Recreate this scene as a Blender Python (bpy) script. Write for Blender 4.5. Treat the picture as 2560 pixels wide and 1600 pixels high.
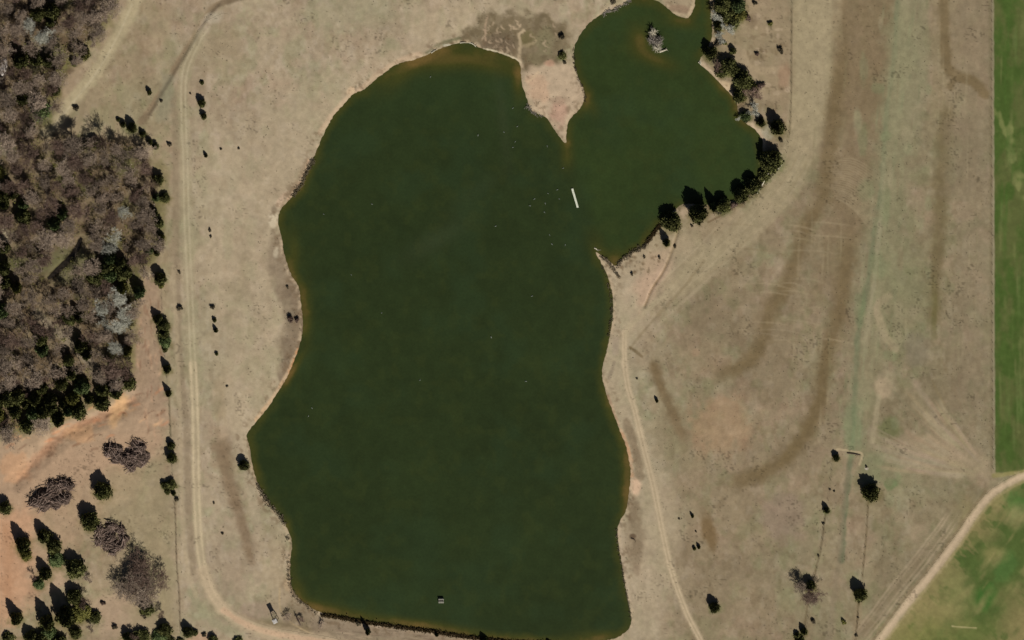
import bpy, math, random
import numpy as np
# ---------------------------------------------------------------- camera
TILT = math.radians(16.0)
DIST = 3100.0
FOC = 36.0 * DIST / 384.0
scene = bpy.context.scene
for o in list(bpy.data.objects):
    bpy.data.objects.remove(o)
cam_d = bpy.data.cameras.new('camera')
cam = bpy.data.objects.new('camera', cam_d)
scene.collection.objects.link(cam)
cam_d.sensor_width = 36.0
cam_d.lens = FOC
cam_d.clip_start = 10
cam_d.clip_end = 20000
cam.location = (0, DIST * math.sin(TILT), DIST * math.cos(TILT))
cam.rotation_euler = (-TILT, 0, 0)
scene.camera = cam
# ---------------------------------------------------------------- light
SUN_EL = math.radians(45)
SUN_AZ = math.radians(154)          # clockwise from north (+y)
world = bpy.data.worlds.new('World')
scene.world = world
world.use_nodes = True
wn = world.node_tree
bg = wn.nodes['Background']
sky = wn.nodes.new('ShaderNodeTexSky')
sky.sky_type = 'NISHITA'
sky.sun_disc = False
sky.sun_elevation = SUN_EL
sky.sun_rotation = SUN_AZ
sky.air_density = 0.40
sky.ozone_density = 0.0
sky.dust_density = 0.8
wn.links.new(sky.outputs[0], bg.inputs[0])
bg.inputs[1].default_value = 0.05
sd_ = bpy.data.lights.new('sun', 'SUN')
sd_.energy = 5.0
sd_.angle = math.radians(0.9)
sd_.color = (1.0, 0.95, 0.885)
sun = bpy.data.objects.new('sun', sd_)
scene.collection.objects.link(sun)
sun.rotation_euler = (math.pi / 2 - SUN_EL, 0, math.pi - SUN_AZ)
vs = scene.view_settings
vs.view_transform = 'Standard'
vs.look = 'None'
vs.exposure = -0.20
vs.gamma = 1.0
# ---------------------------------------------------------------- map helpers
ct, st = math.cos(TILT), math.sin(TILT)
K = 36.0 / FOC / 2560.0
def ground(u, v, z=0.0):
    """map position (u right, v down, origin top left of the surveyed plot) -> world x, y"""
    a = (np.asarray(u, float) - 1280) * K
    b = (800 - np.asarray(v, float)) * K
    dy = b * ct - st
    dz = -b * st - ct
    t = (DIST * ct - z) / (-dz)
    return a * t, DIST * st + dy * t
S = 0.15
rng = np.random.default_rng(7)
random.seed(7)
class Noise:
    def __init__(self, seed, n=256):
        self.n = n
        self.g = np.random.default_rng(seed).random((n, n))
    def at(self, x, y):
        xi = np.floor(x).astype(int); yi = np.floor(y).astype(int)
        fx = x - xi; fy = y - yi
        fx = fx * fx * (3 - 2 * fx); fy = fy * fy * (3 - 2 * fy)
        n = self.n; g = self.g
        a = g[yi % n, xi % n]; b = g[yi % n, (xi + 1) % n]
        c = g[(yi + 1) % n, xi % n]; d = g[(yi + 1) % n, (xi + 1) % n]
        return (a * (1 - fx) + b * fx) * (1 - fy) + (c * (1 - fx) + d * fx) * fy
    def fbm(self, x, y, oct=4):
        s = 0; amp = 1; tot = 0
        for i in range(oct):
            s = s + amp * self.at(x * 2 ** i + 17.3 * i, y * 2 ** i + 5.1 * i); tot += amp; amp *= .55
        return s / tot
def lin(c):
    c = np.asarray(c, float) / 255.0
    return np.where(c <= 0.04045, c / 12.92, ((c + 0.055) / 1.055) ** 2.4)
# ---------------------------------------------------------------- grid
def axis(lo, hi, step):
    mid = np.arange(lo - 40, hi + 40 + step, step)
    out = []; d = step * 2; p = mid[-1]
    while p < hi + 14000:
        p += d; d *= 1.35; out.append(p)
    out2 = []; d = step * 2; p = mid[0]
    while p > lo - 14000:
        p -= d; d *= 1.35; out2.append(p)
    return np.concatenate([out2[::-1], mid, out])
STEP = 2.5
UA = axis(0, 2560, STEP); VA = axis(0, 1600, STEP)
# keep the north and south reach in front of the horizon of the mapping
VA = VA[(VA > -9000) & (VA < 12000)]
U, V = np.meshgrid(UA, VA)
SH = U.shape
N1 = Noise(1); N2 = Noise(2); N3 = Noise(3); N4 = Noise(4)
COL = np.zeros(SH + (3,))
# shoreline of the reservoir
SHORE = [(1053,145),(990,160),(950,190),(910,225),(881,235),(866,254),(834,288),(807,339),(783,397),(761,440),(748,469),(721,503),(701,522),(695,548),(697,569),(705,593),(711,638),(727,688),(746,712),(753,757),(757,800),(757,834),(746,874),(734,906),(720,940),(700,972),(676,1012),(644,1051),(616,1084),(619,1099),(626,1128),(630,1162),(644,1210),(671,1256),(703,1293),(724,1332),(732,1364),(726,1398),(725,1438),(729,1472),(750,1500),(782,1522),(814,1536),(890,1550),(1000,1566),(1079,1577),(1198,1595),(1300,1606),(1430,1608),(1529,1600),(1561,1584),(1577,1565),(1579,1541),(1566,1486),(1556,1417),(1545,1359),(1543,1319),(1552,1298),(1567,1274),(1572,1235),(1577,1185),(1572,1145),(1562,1106),(1548,1074),(1532,1030),(1522,1005),(1513,975),(1504,936),(1509,905),(1516,880),(1524,840),(1533,785),(1532,737),(1519,690),(1506,662),(1486,628),(1497,633),(1521,650),(1538,667),(1546,657),(1565,638),(1585,630),(1607,616),(1622,598),(1654,554),(1697,514),(1717,508),(1771,514),(1832,504),(1864,484),(1888,462),(1910,430),(1912,405),(1905,372),(1908,352),(1892,328),(1880,318),(1858,303),(1846,284),(1843,260),(1832,242),(1798,206),(1773,180),(1745,158),(1752,145),(1770,120),(1782,85),(1778,40),(1774,0),(1776,-90),(1742,-90),(1740,10),(1724,45),(1711,46),(1685,36),(1660,12),(1630,-3),(1575,-4),(1550,18),(1508,32),(1474,56),(1450,85),(1436,114),(1434,153),(1444,190),(1460,222),(1463,246),(1450,272),(1421,302),(1415,335),(1417,362),(1399,344),(1381,317),(1365,291),(1328,280),(1317,246),(1304,212),(1301,159),(1288,148),(1238,130),(1196,119),(1183,110),(1148,106),(1093,124)]
def densify(p, step, jit=0, seed=5, closed=True):
    r = random.Random(seed); out = []
    n = len(p)
    for i in range(n if closed else n - 1):
        a = p[i]; b = p[(i + 1) % n]
        L = math.dist(a, b); k = max(1, int(L / step))
        for j in range(k):
            t = j / k; x = a[0] + (b[0] - a[0]) * t; y = a[1] + (b[1] - a[1]) * t
            if j: x += r.uniform(-jit, jit); y += r.uniform(-jit, jit)
            out.append((x, y))
    if not closed: out.append(p[-1])
    return out
def smooth(p, it=2, closed=True):
    for _ in range(it):
        q = []
        n = len(p)
        for i in range(n if closed else n - 1):
            a = p[i]; b = p[(i + 1) % n]
            q += [(a[0] * .78 + b[0] * .22, a[1] * .78 + b[1] * .22), (a[0] * .22 + b[0] * .78, a[1] * .22 + b[1] * .78)]
        if not closed: q = [p[0]] + q[1:-1] + [p[-1]]
        p = q
    return p
SHP = densify(smooth(SHORE, 1), 4, 1.3)
def box_slice(x0, x1, y0, y1):
    i0 = np.searchsorted(UA, x0); i1 = np.searchsorted(UA, x1)
    j0 = np.searchsorted(VA, y0); j1 = np.searchsorted(VA, y1)
    return slice(j0, j1), slice(i0, i1)
def dist_path(pts, Ux, Vx):
    d = np.full(Ux.shape, 1e9); tt = np.zeros(Ux.shape)
    n = len(pts) - 1
    for i in range(n):
        a = pts[i]; b = pts[i + 1]
        ex, ey = b[0] - a[0], b[1] - a[1]; L2 = ex * ex + ey * ey + 1e-9
        t = np.clip(((Ux - a[0]) * ex + (Vx - a[1]) * ey) / L2, 0, 1)
        q = np.hypot(Ux - a[0] - t * ex, Vx - a[1] - t * ey)
        m = q < d
        d = np.where(m, q, d); tt = np.where(m, (i + t) / n, tt)
    return d, tt
def inside_poly(pts, Ux, Vx):
    c = np.zeros(Ux.shape, bool)
    n = len(pts)
    for i in range(n):
        x1, y1 = pts[i]; x2, y2 = pts[(i + 1) % n]
        if y1 == y2: continue
        m = ((y1 > Vx) != (y2 > Vx)) & (Ux < (x2 - x1) * (Vx - y1) / (y2 - y1) + x1)
        c ^= m
    return c
# signed distance: local patches per segment for speed (band of 70 units), inside test over full box
SDR = 90
SD = np.full(SH, float(SDR))
for i in range(len(SHP)):
    a = SHP[i]; b = SHP[(i + 1) % len(SHP)]
    sl = box_slice(min(a[0], b[0]) - SDR, max(a[0], b[0]) + SDR, min(a[1], b[1]) - SDR, max(a[1], b[1]) + SDR)
    if sl[0].start == sl[0].stop: continue
    ex, ey = b[0] - a[0], b[1] - a[1]; L2 = ex * ex + ey * ey + 1e-9
    uu = U[sl]; vv = V[sl]
    t = np.clip(((uu - a[0]) * ex + (vv - a[1]) * ey) / L2, 0, 1)
    SD[sl] = np.minimum(SD[sl], np.hypot(uu - a[0] - t * ex, vv - a[1] - t * ey))
bs = box_slice(590, 1930, -130, 1625)
INS = np.zeros(SH, bool)
INS[bs] = inside_poly(SHP, U[bs], V[bs])
SD = np.where(INS, -SD, SD)      # negative in the water
# ---------------------------------------------------------------- ground colours (soil and grass types)
def sst(x, a, b):
    t = np.clip((x - a) / (b - a), 0, 1); return t * t * (3 - 2 * t)
base_w = lin((161,146,121)); base_m = lin((137,123,98)); base_e = lin((133,122,96))
w1 = sst(U + 120 * (N1.fbm(U / 160, V / 160, 3) - .5), 1560, 1760)[..., None]
w2 = sst(U, 2130, 2200)[..., None]
COL[:] = base_w * (1 - w1) + base_m * w1
COL = COL * (1 - w2) + base_e * w2
w3 = (sst(-U, -470, -400))[..., None]
COL = COL * (1 - w3) + lin((150,135,108)) * w3
# broad patches
p = N2.fbm(U / 70, V / 95, 4)[..., None]
COL *= 1 + (p - .5) * 0.30
g = np.clip((N3.fbm(U / 120, V / 130, 4) - .52) * 5, 0, 1)[..., None]
COL = COL * (1 - .30 * g) + lin((138,138,106)) * .30 * g
g = np.clip((N4.fbm(U / 60 + 9, V / 60, 4) - .55) * 5, 0, 1)[..., None]
COL = COL * (1 - .3 * g) + lin((160,137,115)) * .3 * g
for sd_n, (fx, fy), col_, k_ in ((21, (26, 34), (146,127,102), .16), (22, (30, 40), (122,122,86), .35), (23, (18, 24), (162,148,122), .35), (24, (16, 22), (118,102,76), .32), (25, (45, 90), (128,112,86), .3)):
    nn = Noise(sd_n)
    m_ = np.clip((nn.fbm(U / fx, V / fy, 4) - .53) * 6, 0, 1)[..., None] * k_
    COL = COL * (1 - m_) + COL * (lin(col_) / lin((143,129,101))) * m_
def blend(sl, m, c, rel=False):
    m = m[..., None]
    if rel: COL[sl] = COL[sl] * (1 - m) + COL[sl] * np.asarray(c) * m
    else: COL[sl] = COL[sl] * (1 - m) + lin(c) * m
def path(pts, w, c, a=.8, soft=.5, rag=.3, w2=None, seed=0, fade=0, freq=14):
    p = smooth(pts, 2, closed=False)
    xs = [q[0] for q in p]; ys = [q[1] for q in p]
    W = max(w, w2 or w) * 1.8 + 6
    sl = box_slice(min(xs) - W, max(xs) + W, min(ys) - W, max(ys) + W)
    uu = U[sl]; vv = V[sl]
    if uu.size == 0: return
    d, t = dist_path(p, uu, vv)
    ww = w if w2 is None else w + (w2 - w) * t
    nz = N1.fbm(uu / freq + seed, vv / freq, 3) - .5
    h = ww / 2 * (1 + rag * 2 * nz)
    m = 1 - sst(d, h * (1 - soft), h * (1 + soft))
    m = m * a * (1 + rag * (N2.fbm(uu / 23 + seed, vv / 23, 3) - .5))
    if fade: m = m * sst(np.minimum(t, 1 - t), 0, fade)
    blend(sl, np.clip(m, 0, 1), c)
def blob(x, y, rx, ry, c, a=.8, rot=0, soft=.4, rag=.5, seed=0, freq=20):
    R = max(rx, ry) * 2
    sl = box_slice(x - R, x + R, y - R, y + R)
    uu = U[sl] - x; vv = V[sl] - y
    if uu.size == 0: return
    cr, sr = math.cos(math.radians(rot)), math.sin(math.radians(rot))
    d = np.hypot((uu * cr + vv * sr) / rx, (-uu * sr + vv * cr) / ry)
    d = d + rag * 2 * (N1.fbm(U[sl] / freq + seed, V[sl] / freq, 4) - .5)
    blend(sl, a * (1 - sst(d, 1 - soft, 1 + soft)), c)
def poly(pts, c, a=.8, soft=10, rag=14, seed=0, freq=22, mott=0.0):
    xs = [q[0] for q in pts]; ys = [q[1] for q in pts]
    W = soft + rag + 10
    sl = box_slice(min(xs) - W, max(xs) + W, min(ys) - W, max(ys) + W)
    uu = U[sl]; vv = V[sl]
    ins = inside_poly(pts, uu, vv)
    d, _ = dist_path(list(pts) + [pts[0]], uu, vv)
    d = np.where(ins, -d, d) + rag * 2 * (N3.fbm(uu / freq + seed, vv / freq, 4) - .5)
    m = a * (1 - sst(d, -soft, soft))
    if mott: m = m * (1 - mott * sst(N4.fbm(uu / 16 + seed, vv / 16, 4), .42, .62))
    blend(sl, np.clip(m, 0, 1), c)
# pale grassy apron west of the lake and sandy margins
poly([(480,420),(700,250),(900,160),(1000,120),(1000,0),(1400,0),(1440,200),(1300,400),(690,1000),(600,1180),(560,1000),(500,700)], (170,155,128), .45, 40, 40)
poly([(1560,640),(1700,560),(1760,600),(1640,740),(1560,900),(1600,1040),(1700,1300),(1650,1600),(1540,1600),(1480,1300),(1480,700)], (172,157,130), .6, 30, 30)
poly([(1610,650),(1690,600),(1660,700),(1600,780),(1585,720)], (184,156,131), .7, 18, 14)
# east pasture tone, vertical mowing bands
band = [(1982,2080,(150,138,108),.75),(2080,2112,(140,124,95),.5),(2105,2235,(122,106,80),.75),(2240,2320,(138,133,104),.5),(2330,2372,(140,127,98),.5),(2372,2470,(146,129,103),.45)]
for x0, x1, c, a in band:
    sl = box_slice(x0 - 30, x1 + 30, -60, 460)
    uu = U[sl]; vv = V[sl]
    off = np.where(vv > 200, (vv - 200) * .12, 0) + 6 * (N1.fbm(uu / 20, vv / 60, 3) - .5)
    m = sst(uu + off, x0 - 7, x0 + 7) * (1 - sst(uu + off, x1 - 9, x1 + 9)) * (1 - sst(vv, 250, 420))
    blend(sl, m * a, c)
path([(2040,-40),(2030,200),(2015,330),(1975,430),(1900,540),(1790,630),(1690,720)], 100, (158,145,116), .75, .5, .3, w2=60)
path([(2170,240),(2150,420),(2110,560),(2080,700),(2070,800)], 130, (121,105,80), .65, .5, .4, w2=80, fade=.2)
path([(2440,-40),(2440,600),(2420,1000)], 90, (132,118,96), .4, .5, .3)
DK = (114,99,72)
path([(2112,-40),(2106,100),(2098,200),(2084,270),(2076,340),(2066,440),(2055,506),(2018,560),(2000,610),(1985,665),(1968,712),(1926,769),(1911,835),(1889,888),(1850,918),(1784,936),(1740,950)], 38, DK, .95, .8, .45, fade=.1)
path([(2128,470),(2126,600),(2110,700),(2105,760),(2084,824),(2070,872),(2060,938),(2050,1004),(2020,1075),(1984,1124),(1936,1169),(1884,1190),(1831,1206),(1790,1225)], 40, DK, .95, .8, .45, fade=.1)
path([(2084,824),(2070,872),(2060,938),(2050,1004),(2020,1075),(1984,1124),(1936,1169),(1884,1190)], 22, (108,93,65), .45, .7, .6, fade=.2)
path([(2376,216),(2384,200),(2400,194),(2436,203),(2462,236)], 18, (112,97,70), .7, .6, .4)
path([(2358,-40),(2360,100),(2368,172),(2393,190),(2436,201),(2462,232)], 26, (116,101,74), .9, .55, .35)
path([(2376,215),(2364,291),(2354,420),(2350,520),(2346,620),(2338,700),(2334,790),(2333,880)], 34, (112,100,72), .85, .8, .5, fade=.1)
path([(2336,640),(2336,790),(2334,880)], 14, (100,94,58), .6, .5, .4, fade=.3)
poly([(2365,310),(2440,290),(2460,400),(2460,480),(2350,480)], (126,113,90), .5, 20, 20)
GR = (112,124,90)
path([(2246,-40),(2238,110),(2228,200),(2216,280),(2208,420),(2196,520),(2183,600),(2172,700),(2150,800),(2142,860),(2138,960),(2134,1080),(2122,1180),(2112,1280),(2104,1400)], 12, (98,106,80), .75, .7, .8, freq=20)
path([(2240,60),(2230,200),(2218,330),(2206,450),(2190,600),(2168,740),(2146,880),(2138,1000),(2130,1100)], 54, (128,128,98), .42, .8, .9, freq=26)
path([(2290,-40),(2270,260),(2262,520),(2250,760)], 60, (130,127,98), .3, .8, .9, freq=30)
for i in range(90):
    r = random.Random(6000 + i); y = r.uniform(-20, 1050); x = np.interp(y, [0, 400, 800, 1050], [2262, 2232, 2190, 2165]) + r.gauss(0, 30); L = r.uniform(30, 120)
    path([(x, y), (x - L * .04, y + L * .5), (x - L * .08, y + L)], r.uniform(3, 8), r.choice([(150,143,114),(112,116,86),(128,132,100),(120,106,84),(140,138,106)]), .35, .8, .7, fade=.3, seed=i)
path([(2262,-40),(2255,120),(2242,240),(2232,400),(2222,600),(2190,820),(2165,1000)], 56, (136,131,101), .5, .7, .8, freq=24)
path([(2226,300),(2212,420),(2204,520),(2196,600),(2186,700),(2170,800),(2160,900),(2155,1050)], 10, (154,146,118), .5, .7, .6, fade=.3)
path([(2222,740),(2190,760),(2198,800),(2216,840),(2238,872)], 20, (164,148,120), .7, .5, .4)
blob(2206,965,22,30,(162,145,118), .8)
path([(2196,990),(2190,1040),(2180,1100)], 14, (158,146,118), .6, .5, .4)
blob(2224,1070,30,26,(103,106,70), .8)
blob(2225,1208,16,14,(90,112,70), .7)
blob(2132,1070,24,70,(118,130,95), .5)
blob(2205,1170,60,40,(118,126,92), .5)
blob(2260,760,60,160,(118,118,85), .35)
blob(2290,870,30,40,(122,112,95), .5)
for i in range(40):     # small green flushes through the east pasture
    x = random.uniform(2130, 2330); y = random.uniform(20, 1350)
    blob(x, y, random.uniform(6, 20), random.uniform(10, 45), random.choice([(116,124,90),(128,130,98),(150,140,112),(126,112,88)]), .4, seed=i)
path([(1633,870),(1634,914),(1648,955),(1660,985),(1678,1022),(1702,1080),(1730,1140)], 27, (116,100,74), .95, .8, .5, fade=.12)
path([(1668,865),(1674,905),(1685,960)], 16, (125,110,86), .6, .5, .3, fade=.2)
blob(1772,1325,19,44,(112,92,62), .8, rot=-15)
blob(1700,1130,50,120,(136,120,94), .4, rot=-25)
blob(1800,1060,70,70,(164,130,102), .45)
blob(1760,890,60,40,(148,128,102), .3)
blob(1740,880,10,10,(168,138,112), .4)
blob(1960,1290,50,60,(138,120,105), .5)
# mowing streaks, fans of thin lines
def streaks(x, y, ang0, ang1, r0, r1, n, c, a, w=3, seed=0):
    r = random.Random(seed)
    for i in range(n):
        t = math.radians(r.uniform(ang0, ang1)); q0 = r.uniform(r0, r0 + (r1 - r0) * .5); q1 = q0 + r.uniform(.25, .6) * (r1 - r0)
        cc = tuple(k + r.uniform(-7, 7) for k in c)
        path([(x + q0 * math.cos(t), y + q0 * math.sin(t)), (x + .5 * (q0 + q1) * math.cos(t + .02), y + .5 * (q0 + q1) * math.sin(t + .02)), (x + q1 * math.cos(t + .05), y + q1 * math.sin(t + .05))], r.uniform(.5, 1.3) * w, cc, a * r.uniform(.5, 1), .7, .4, fade=.2, seed=i)
poly([(2484,1198),(2484,1150),(2400,1090),(2330,1090),(2250,1110),(2250,1160),(2380,1196)], (160,142,116), .55, 14, 16)
streaks(2486,1190,180,232,30,330,60,(160,144,118),.42,10,1)
streaks(2486,1190,185,250,60,380,22,(126,112,88),.26,6,2)
for i in range(30):     # curved mowing lines in the middle pasture
    r = random.Random(100 + i); y = r.uniform(550, 860); x0 = r.uniform(1780, 2030); x1 = x0 + r.uniform(60, 200)
    path([(x0, y + r.uniform(-6, 6)), ((x0 + x1) / 2, y - r.uniform(0, 8)), (x1, y + r.uniform(4, 26))], 4.5, r.choice([(162,147,118),(160,145,118),(126,111,84)]), .26, .8, .5, fade=.3)
for i in range(70):
    r = random.Random(300 + i); x = r.uniform(1985, 2460); y = r.uniform(-20, 1000); L = r.uniform(60, 240)
    path([(x, y), (x + r.uniform(-5, 2), y + L / 2), (x - r.uniform(0, 12), y + L)], r.uniform(3, 6), r.choice([(156,144,114),(158,146,116),(122,108,82),(130,122,92)]), .24, .8, .5, fade=.3)
for i in range(46):
    r = random.Random(500 + i); t = r.random(); off = r.uniform(-50, 50)
    P = [(2010 + off, 330), (1970 + off, 430), (1880 + off * .9, 540), (1790 + off * .8, 630), (1680 + off * .7, 730), (1590 + off * .3, 830)]
    k = r.randint(0, 3)
    path([(x + r.uniform(-4, 4), y + r.uniform(-4, 4) + off * .4) for x, y in P[k:k + 3]], r.uniform(3, 5), r.choice([(168,154,126),(164,150,121),(142,127,99)]), .32, .85, .4, fade=.3)
for i in range(22):
    r = random.Random(900 + i); y = 395 + i * 4
    path([(2060 + r.uniform(-20, 20), y + 10), (2130, y - 6 + i * 2), (2200, y + 40 + i * 4)], 3.5, (156,142,114), .35, .7, .4, fade=.25)
path([(1700,560),(1676,640),(1658,680),(1630,720),(1612,765)], 4, (124,104,76), .7, .6, .5)
path([(1760,650),(1700,730),(1640,790),(1590,850),(1575,872)], 6, (130,116,88), .5, .6, .4)
path([(1575,868),(1590,878),(1605,890)], 7, (112,96,68), .7, .6, .4)
# west ditch and verges
path([(610,-10),(570,2),(545,8),(520,32),(496,75),(470,118),(446,155),(425,190),(400,232),(372,280),(352,304)], 15, (122,106,84), .9, .55, .3, w2=18)
path([(432,250),(440,330),(440,450),(440,600),(444,700),(446,850),(455,960),(466,1040),(470,1200),(474,1340),(484,1430)], 16, (136,121,98), .65, .5, .35)
path([(420,200),(412,260),(408,290)], 34, (130,126,104), .6, .5, .5)
path([(480,1480),(500,1520),(540,1560),(600,1590)], 22, (146,142,112), .5, .5, .4)
path([(552,1080),(560,1140),(572,1200)], 50, (142,124,98), .6, .8, .5, fade=.3)
path([(548,1060),(556,1110),(568,1180),(584,1240),(604,1300),(616,1350),(628,1400),(640,1440)], 42, (128,110,87), .95, .8, .5, w2=18, fade=.1)
path([(550,900),(548,1000),(556,1080)], 30, (146,130,102), .5, .5, .3, fade=.2)
path([(580,1540),(640,1556),(700,1568),(770,1578),(840,1588)], 26, (120,106,80), .75, .45, .3, fade=.06)
blob(635,1525,50,22,(150,130,112), .5)
blob(560,1400,60,110,(150,134,112), .4)
blob(690,1430,34,90,(164,150,120), .4)
path([(590,1060),(602,1130),(620,1200),(640,1280),(664,1400)], 22, (172,157,132), .5, .5, .3, fade=.1)
path([(345,-20),(322,40),(290,100),(240,180),(190,240),(150,290),(112,335)], 34, (168,155,124), .95, .45, .25, w2=30)
path([(330,10),(300,80),(250,170),(200,235),(120,330)], 5, (184,172,142), .5, .7, .5)
path([(700,1470),(698,1500),(702,1530),(725,1555),(760,1575),(800,1592)], 4, (172,152,118), .75, .5, .3)
blob(723,1462,14,18,(172,150,120), .8)
blob(534,45,26,14,(176,164,142), .7, rot=-20); blob(510,75,20,14,(170,155,135), .7, rot=-40)
blob(545,120,60,60,(150,136,108), .5)
blob(870,30,110,40,(146,140,112), .5)
poly([(610,600),(600,690),(560,720),(590,760),(620,720),(600,560)], (146,132,106), .5, 14, 14)
# woodland floor
WOOD1 = [(-60,-60),(285,-60),(288,0),(250,80),(190,150),(150,230),(125,290),(90,325),(-60,330)]
WOOD2 = [(-60,330),(90,330),(200,345),(300,350),(355,360),(375,420),(400,480),(400,600),(380,640),(355,700),(345,760),(330,840),(325,950),(270,1000),(190,1040),(100,1060),(30,1090),(-60,1100)]
poly(WOOD1, (94,79,60), .92, 14, 18, mott=.3)
poly(WOOD2, (98,83,63), .92, 14, 18, mott=.3)
for i in range(60):
    r = random.Random(4000 + i); x = r.uniform(0, 370); y = r.uniform(0, 1040)
    if y < 330 and x > 270 - y * .6: continue
    blob(x, y, r.uniform(10, 30), r.uniform(10, 30), r.choice([(92,92,56),(118,104,80),(66,50,38),(104,100,72),(84,88,48)]), .6, soft=.6, rag=.8, seed=i)
blob(170,660,60,50,(104,102,72), .7); blob(60,560,30,24,(104,94,66), .5); blob(120,395,30,20,(118,108,80), .6); blob(150,820,24,40,(118,106,86), .6, rot=-40); blob(20,370,20,20,(116,114,90), .6); blob(110,120,40,30,(104,104,78), .5)
blob(8,165,10,24,(190,180,172), .9, soft=.2, rag=.2); blob(12,585,9,26,(170,160,130), .8)
path([(150,560),(175,540)], 12, (160,140,108), .7)
path([(90,780),(130,820),(170,850),(210,890),(250,930)], 22, (136,124,104), .8, .5, .4)
path([(202,597),(192,620),(182,638),(165,655),(149,670),(135,684),(120,696)], 16, (50,38,26), .9, .4, .3, fade=.1)
# red gullied strip and bare soil in the south-west
poly([(350,690),(398,690),(402,880),(415,1000),(412,1060),(340,1080),(320,980),(335,850)], (156,133,110), .85, 12, 14)
poly([(-60,1100),(60,1085),(200,1035),(330,985),(410,1030),(410,1120),(300,1180),(180,1200),(60,1280),(-60,1330)], (168,143,117), .85, 24, 26)
poly([(-60,1180),(100,1130),(300,1080),(400,1100),(330,1230),(210,1330),(150,1420),(90,1500),(-60,1500)], (172,144,117), .6, 34, 34)
path([(50,1195),(90,1150),(125,1115),(160,1085),(200,1062),(250,1045),(300,1020),(330,1000)], 20, (170,126,96), .6, .8, .9)
blob(292,1028,20,36,(205,165,120), .8, rot=20, rag=.8); blob(200,1085,34,16,(190,150,112), .7, rag=.8); blob(30,1170,40,36,(190,148,112), .6, rag=.8)
for i in range(46):
    r = random.Random(1200 + i); x = r.uniform(0, 400); y = 1100 - x * .15 + r.uniform(-60, 70)
    path([(x, y), (x + 14, y - r.uniform(4, 16)), (x + 30, y - r.uniform(6, 24))], r.uniform(3, 8), r.choice([(126,92,68),(200,162,124),(120,92,72),(184,134,100)]), .6, .6, .7, fade=.2)
for i in range(40):
    r = random.Random(1300 + i); x = r.uniform(335, 408); y = r.uniform(700, 1070)
    path([(x, y), (x + r.uniform(-6, 6), y + 14), (x + r.uniform(-9, 9), y + 30)], r.uniform(2, 6), r.choice([(132,104,82),(180,148,120),(140,110,88)]), .6, .6, .5, fade=.2)
poly([(-60,1290),(40,1270),(80,1290),(70,1400),(90,1480),(40,1560),(-60,1570)], (186,147,116), .8, 26, 30)
path([(20,1320),(24,1400),(20,1480)], 30, (166,124,92), .5, .8, .8)
blob(140,1450,34,22,(176,150,124), .7, rot=-35)
blob(300,1530,80,60,(170,146,122), .6)
poly([(270,1180),(400,1150),(440,1300),(440,1600),(320,1600),(330,1400),(240,1320)], (148,136,106), .5, 20, 20)
blob(500,1592,30,14,(180,145,118), .6)
for pts_ in ([(285,0),(262,60),(215,120),(170,150),(140,200),(125,250),(115,300)], [(398,420),(404,500),(398,590),(372,650)], [(340,700),(330,790),(332,900),(300,960),(240,1000),(170,1030),(90,1060),(30,1075)]):
    path(pts_, 30, (112,108,66), .6, .8, .9, freq=16)
# lake margins
poly([(684,575),(730,620),(760,700),(790,760),(790,880),(750,930),(706,960),(700,860),(716,800),(690,720),(672,640)], (118,103,84), .9, 12, 16, mott=.2)
poly([(660,520),(700,520),(702,600),(730,700),(700,720),(676,640)], (178,162,136), .25, 12, 18, mott=.3)
poly([(735,740),(756,760),(756,850),(740,910),(700,960),(690,930),(722,860)], (128,112,92), .7, 10, 14, mott=.4)
blob(684,548,14,20,(196,182,155), .85, rag=.7); blob(690,630,6,14,(190,178,152), .6)
blob(705,503,26,10,(188,164,138), .8, rot=-50, rag=.7); blob(686,524,9,10,(122,108,88), .8)
blob(726,790,16,26,(120,110,92), .6, rag=.8)
path([(768,400),(756,432),(740,462),(722,490),(706,515)], 13, (140,122,98), .7, .6, .9, freq=5)
path([(771,400),(760,438),(742,470),(718,500)], 4, (190,158,128), .6, .6, .9, freq=6)
MUD = [(1100,122),(1165,75),(1195,60),(1215,25),(1245,30),(1300,30),(1370,35),(1420,60),(1428,110),(1400,160),(1350,180),(1322,170),(1305,160),(1240,132),(1190,118),(1150,104)]
poly(MUD, (108,96,73), .95, 10, 22, mott=.2)
blob(1240,110,48,26,(108,94,76), .8); blob(1320,95,18,20,(108,100,68), .8); blob(1335,150,22,18,(118,108,82), .8); blob(1322,165,10,14,(110,96,74), .8); blob(1362,105,22,36,(126,120,90), .6)
for i in range(46):
    r = random.Random(1500 + i); x = r.uniform(1210, 1400); y = r.uniform(45, 130)
    path([(x, y), (x + r.uniform(-10, 10), y + r.uniform(2, 10)), (x + r.uniform(-16, 16), y + r.uniform(4, 18))], r.uniform(2, 4), r.choice([(178,158,130),(170,150,124),(100,84,62)]), .6, .6, .7, fade=.2)
path([(1218,40),(1212,70),(1214,100)], 5, (172,148,122), .6, .6, .8, freq=5)
path([(1298,140),(1302,110),(1296,85),(1310,75)], 7, (178,160,130), .7, .6, .8, freq=6)
path([(1305,115),(1330,110),(1340,100)], 7, (170,152,122), .6, .6, .8, freq=6)
path([(1210,122),(1240,128),(1270,138),(1295,150),(1302,156)], 4, (200,190,160), .8, .6, .7, freq=6)
path([(1110,113),(1135,113),(1160,107),(1180,110),(1190,118)], 5, (205,200,178), .75, .6, .8, freq=6)
path([(1074,132),(1088,124)], 5, (196,190,166), .7)
path([(1060,136),(1110,105),(1150,95)], 9, (112,108,82), .8, .6, .6)
poly([(1312,190),(1330,165),(1400,160),(1430,160),(1458,235),(1440,275),(1415,310),(1412,350),(1385,310),(1335,272),(1320,240)], (180,160,134), .85, 8, 8)
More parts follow.
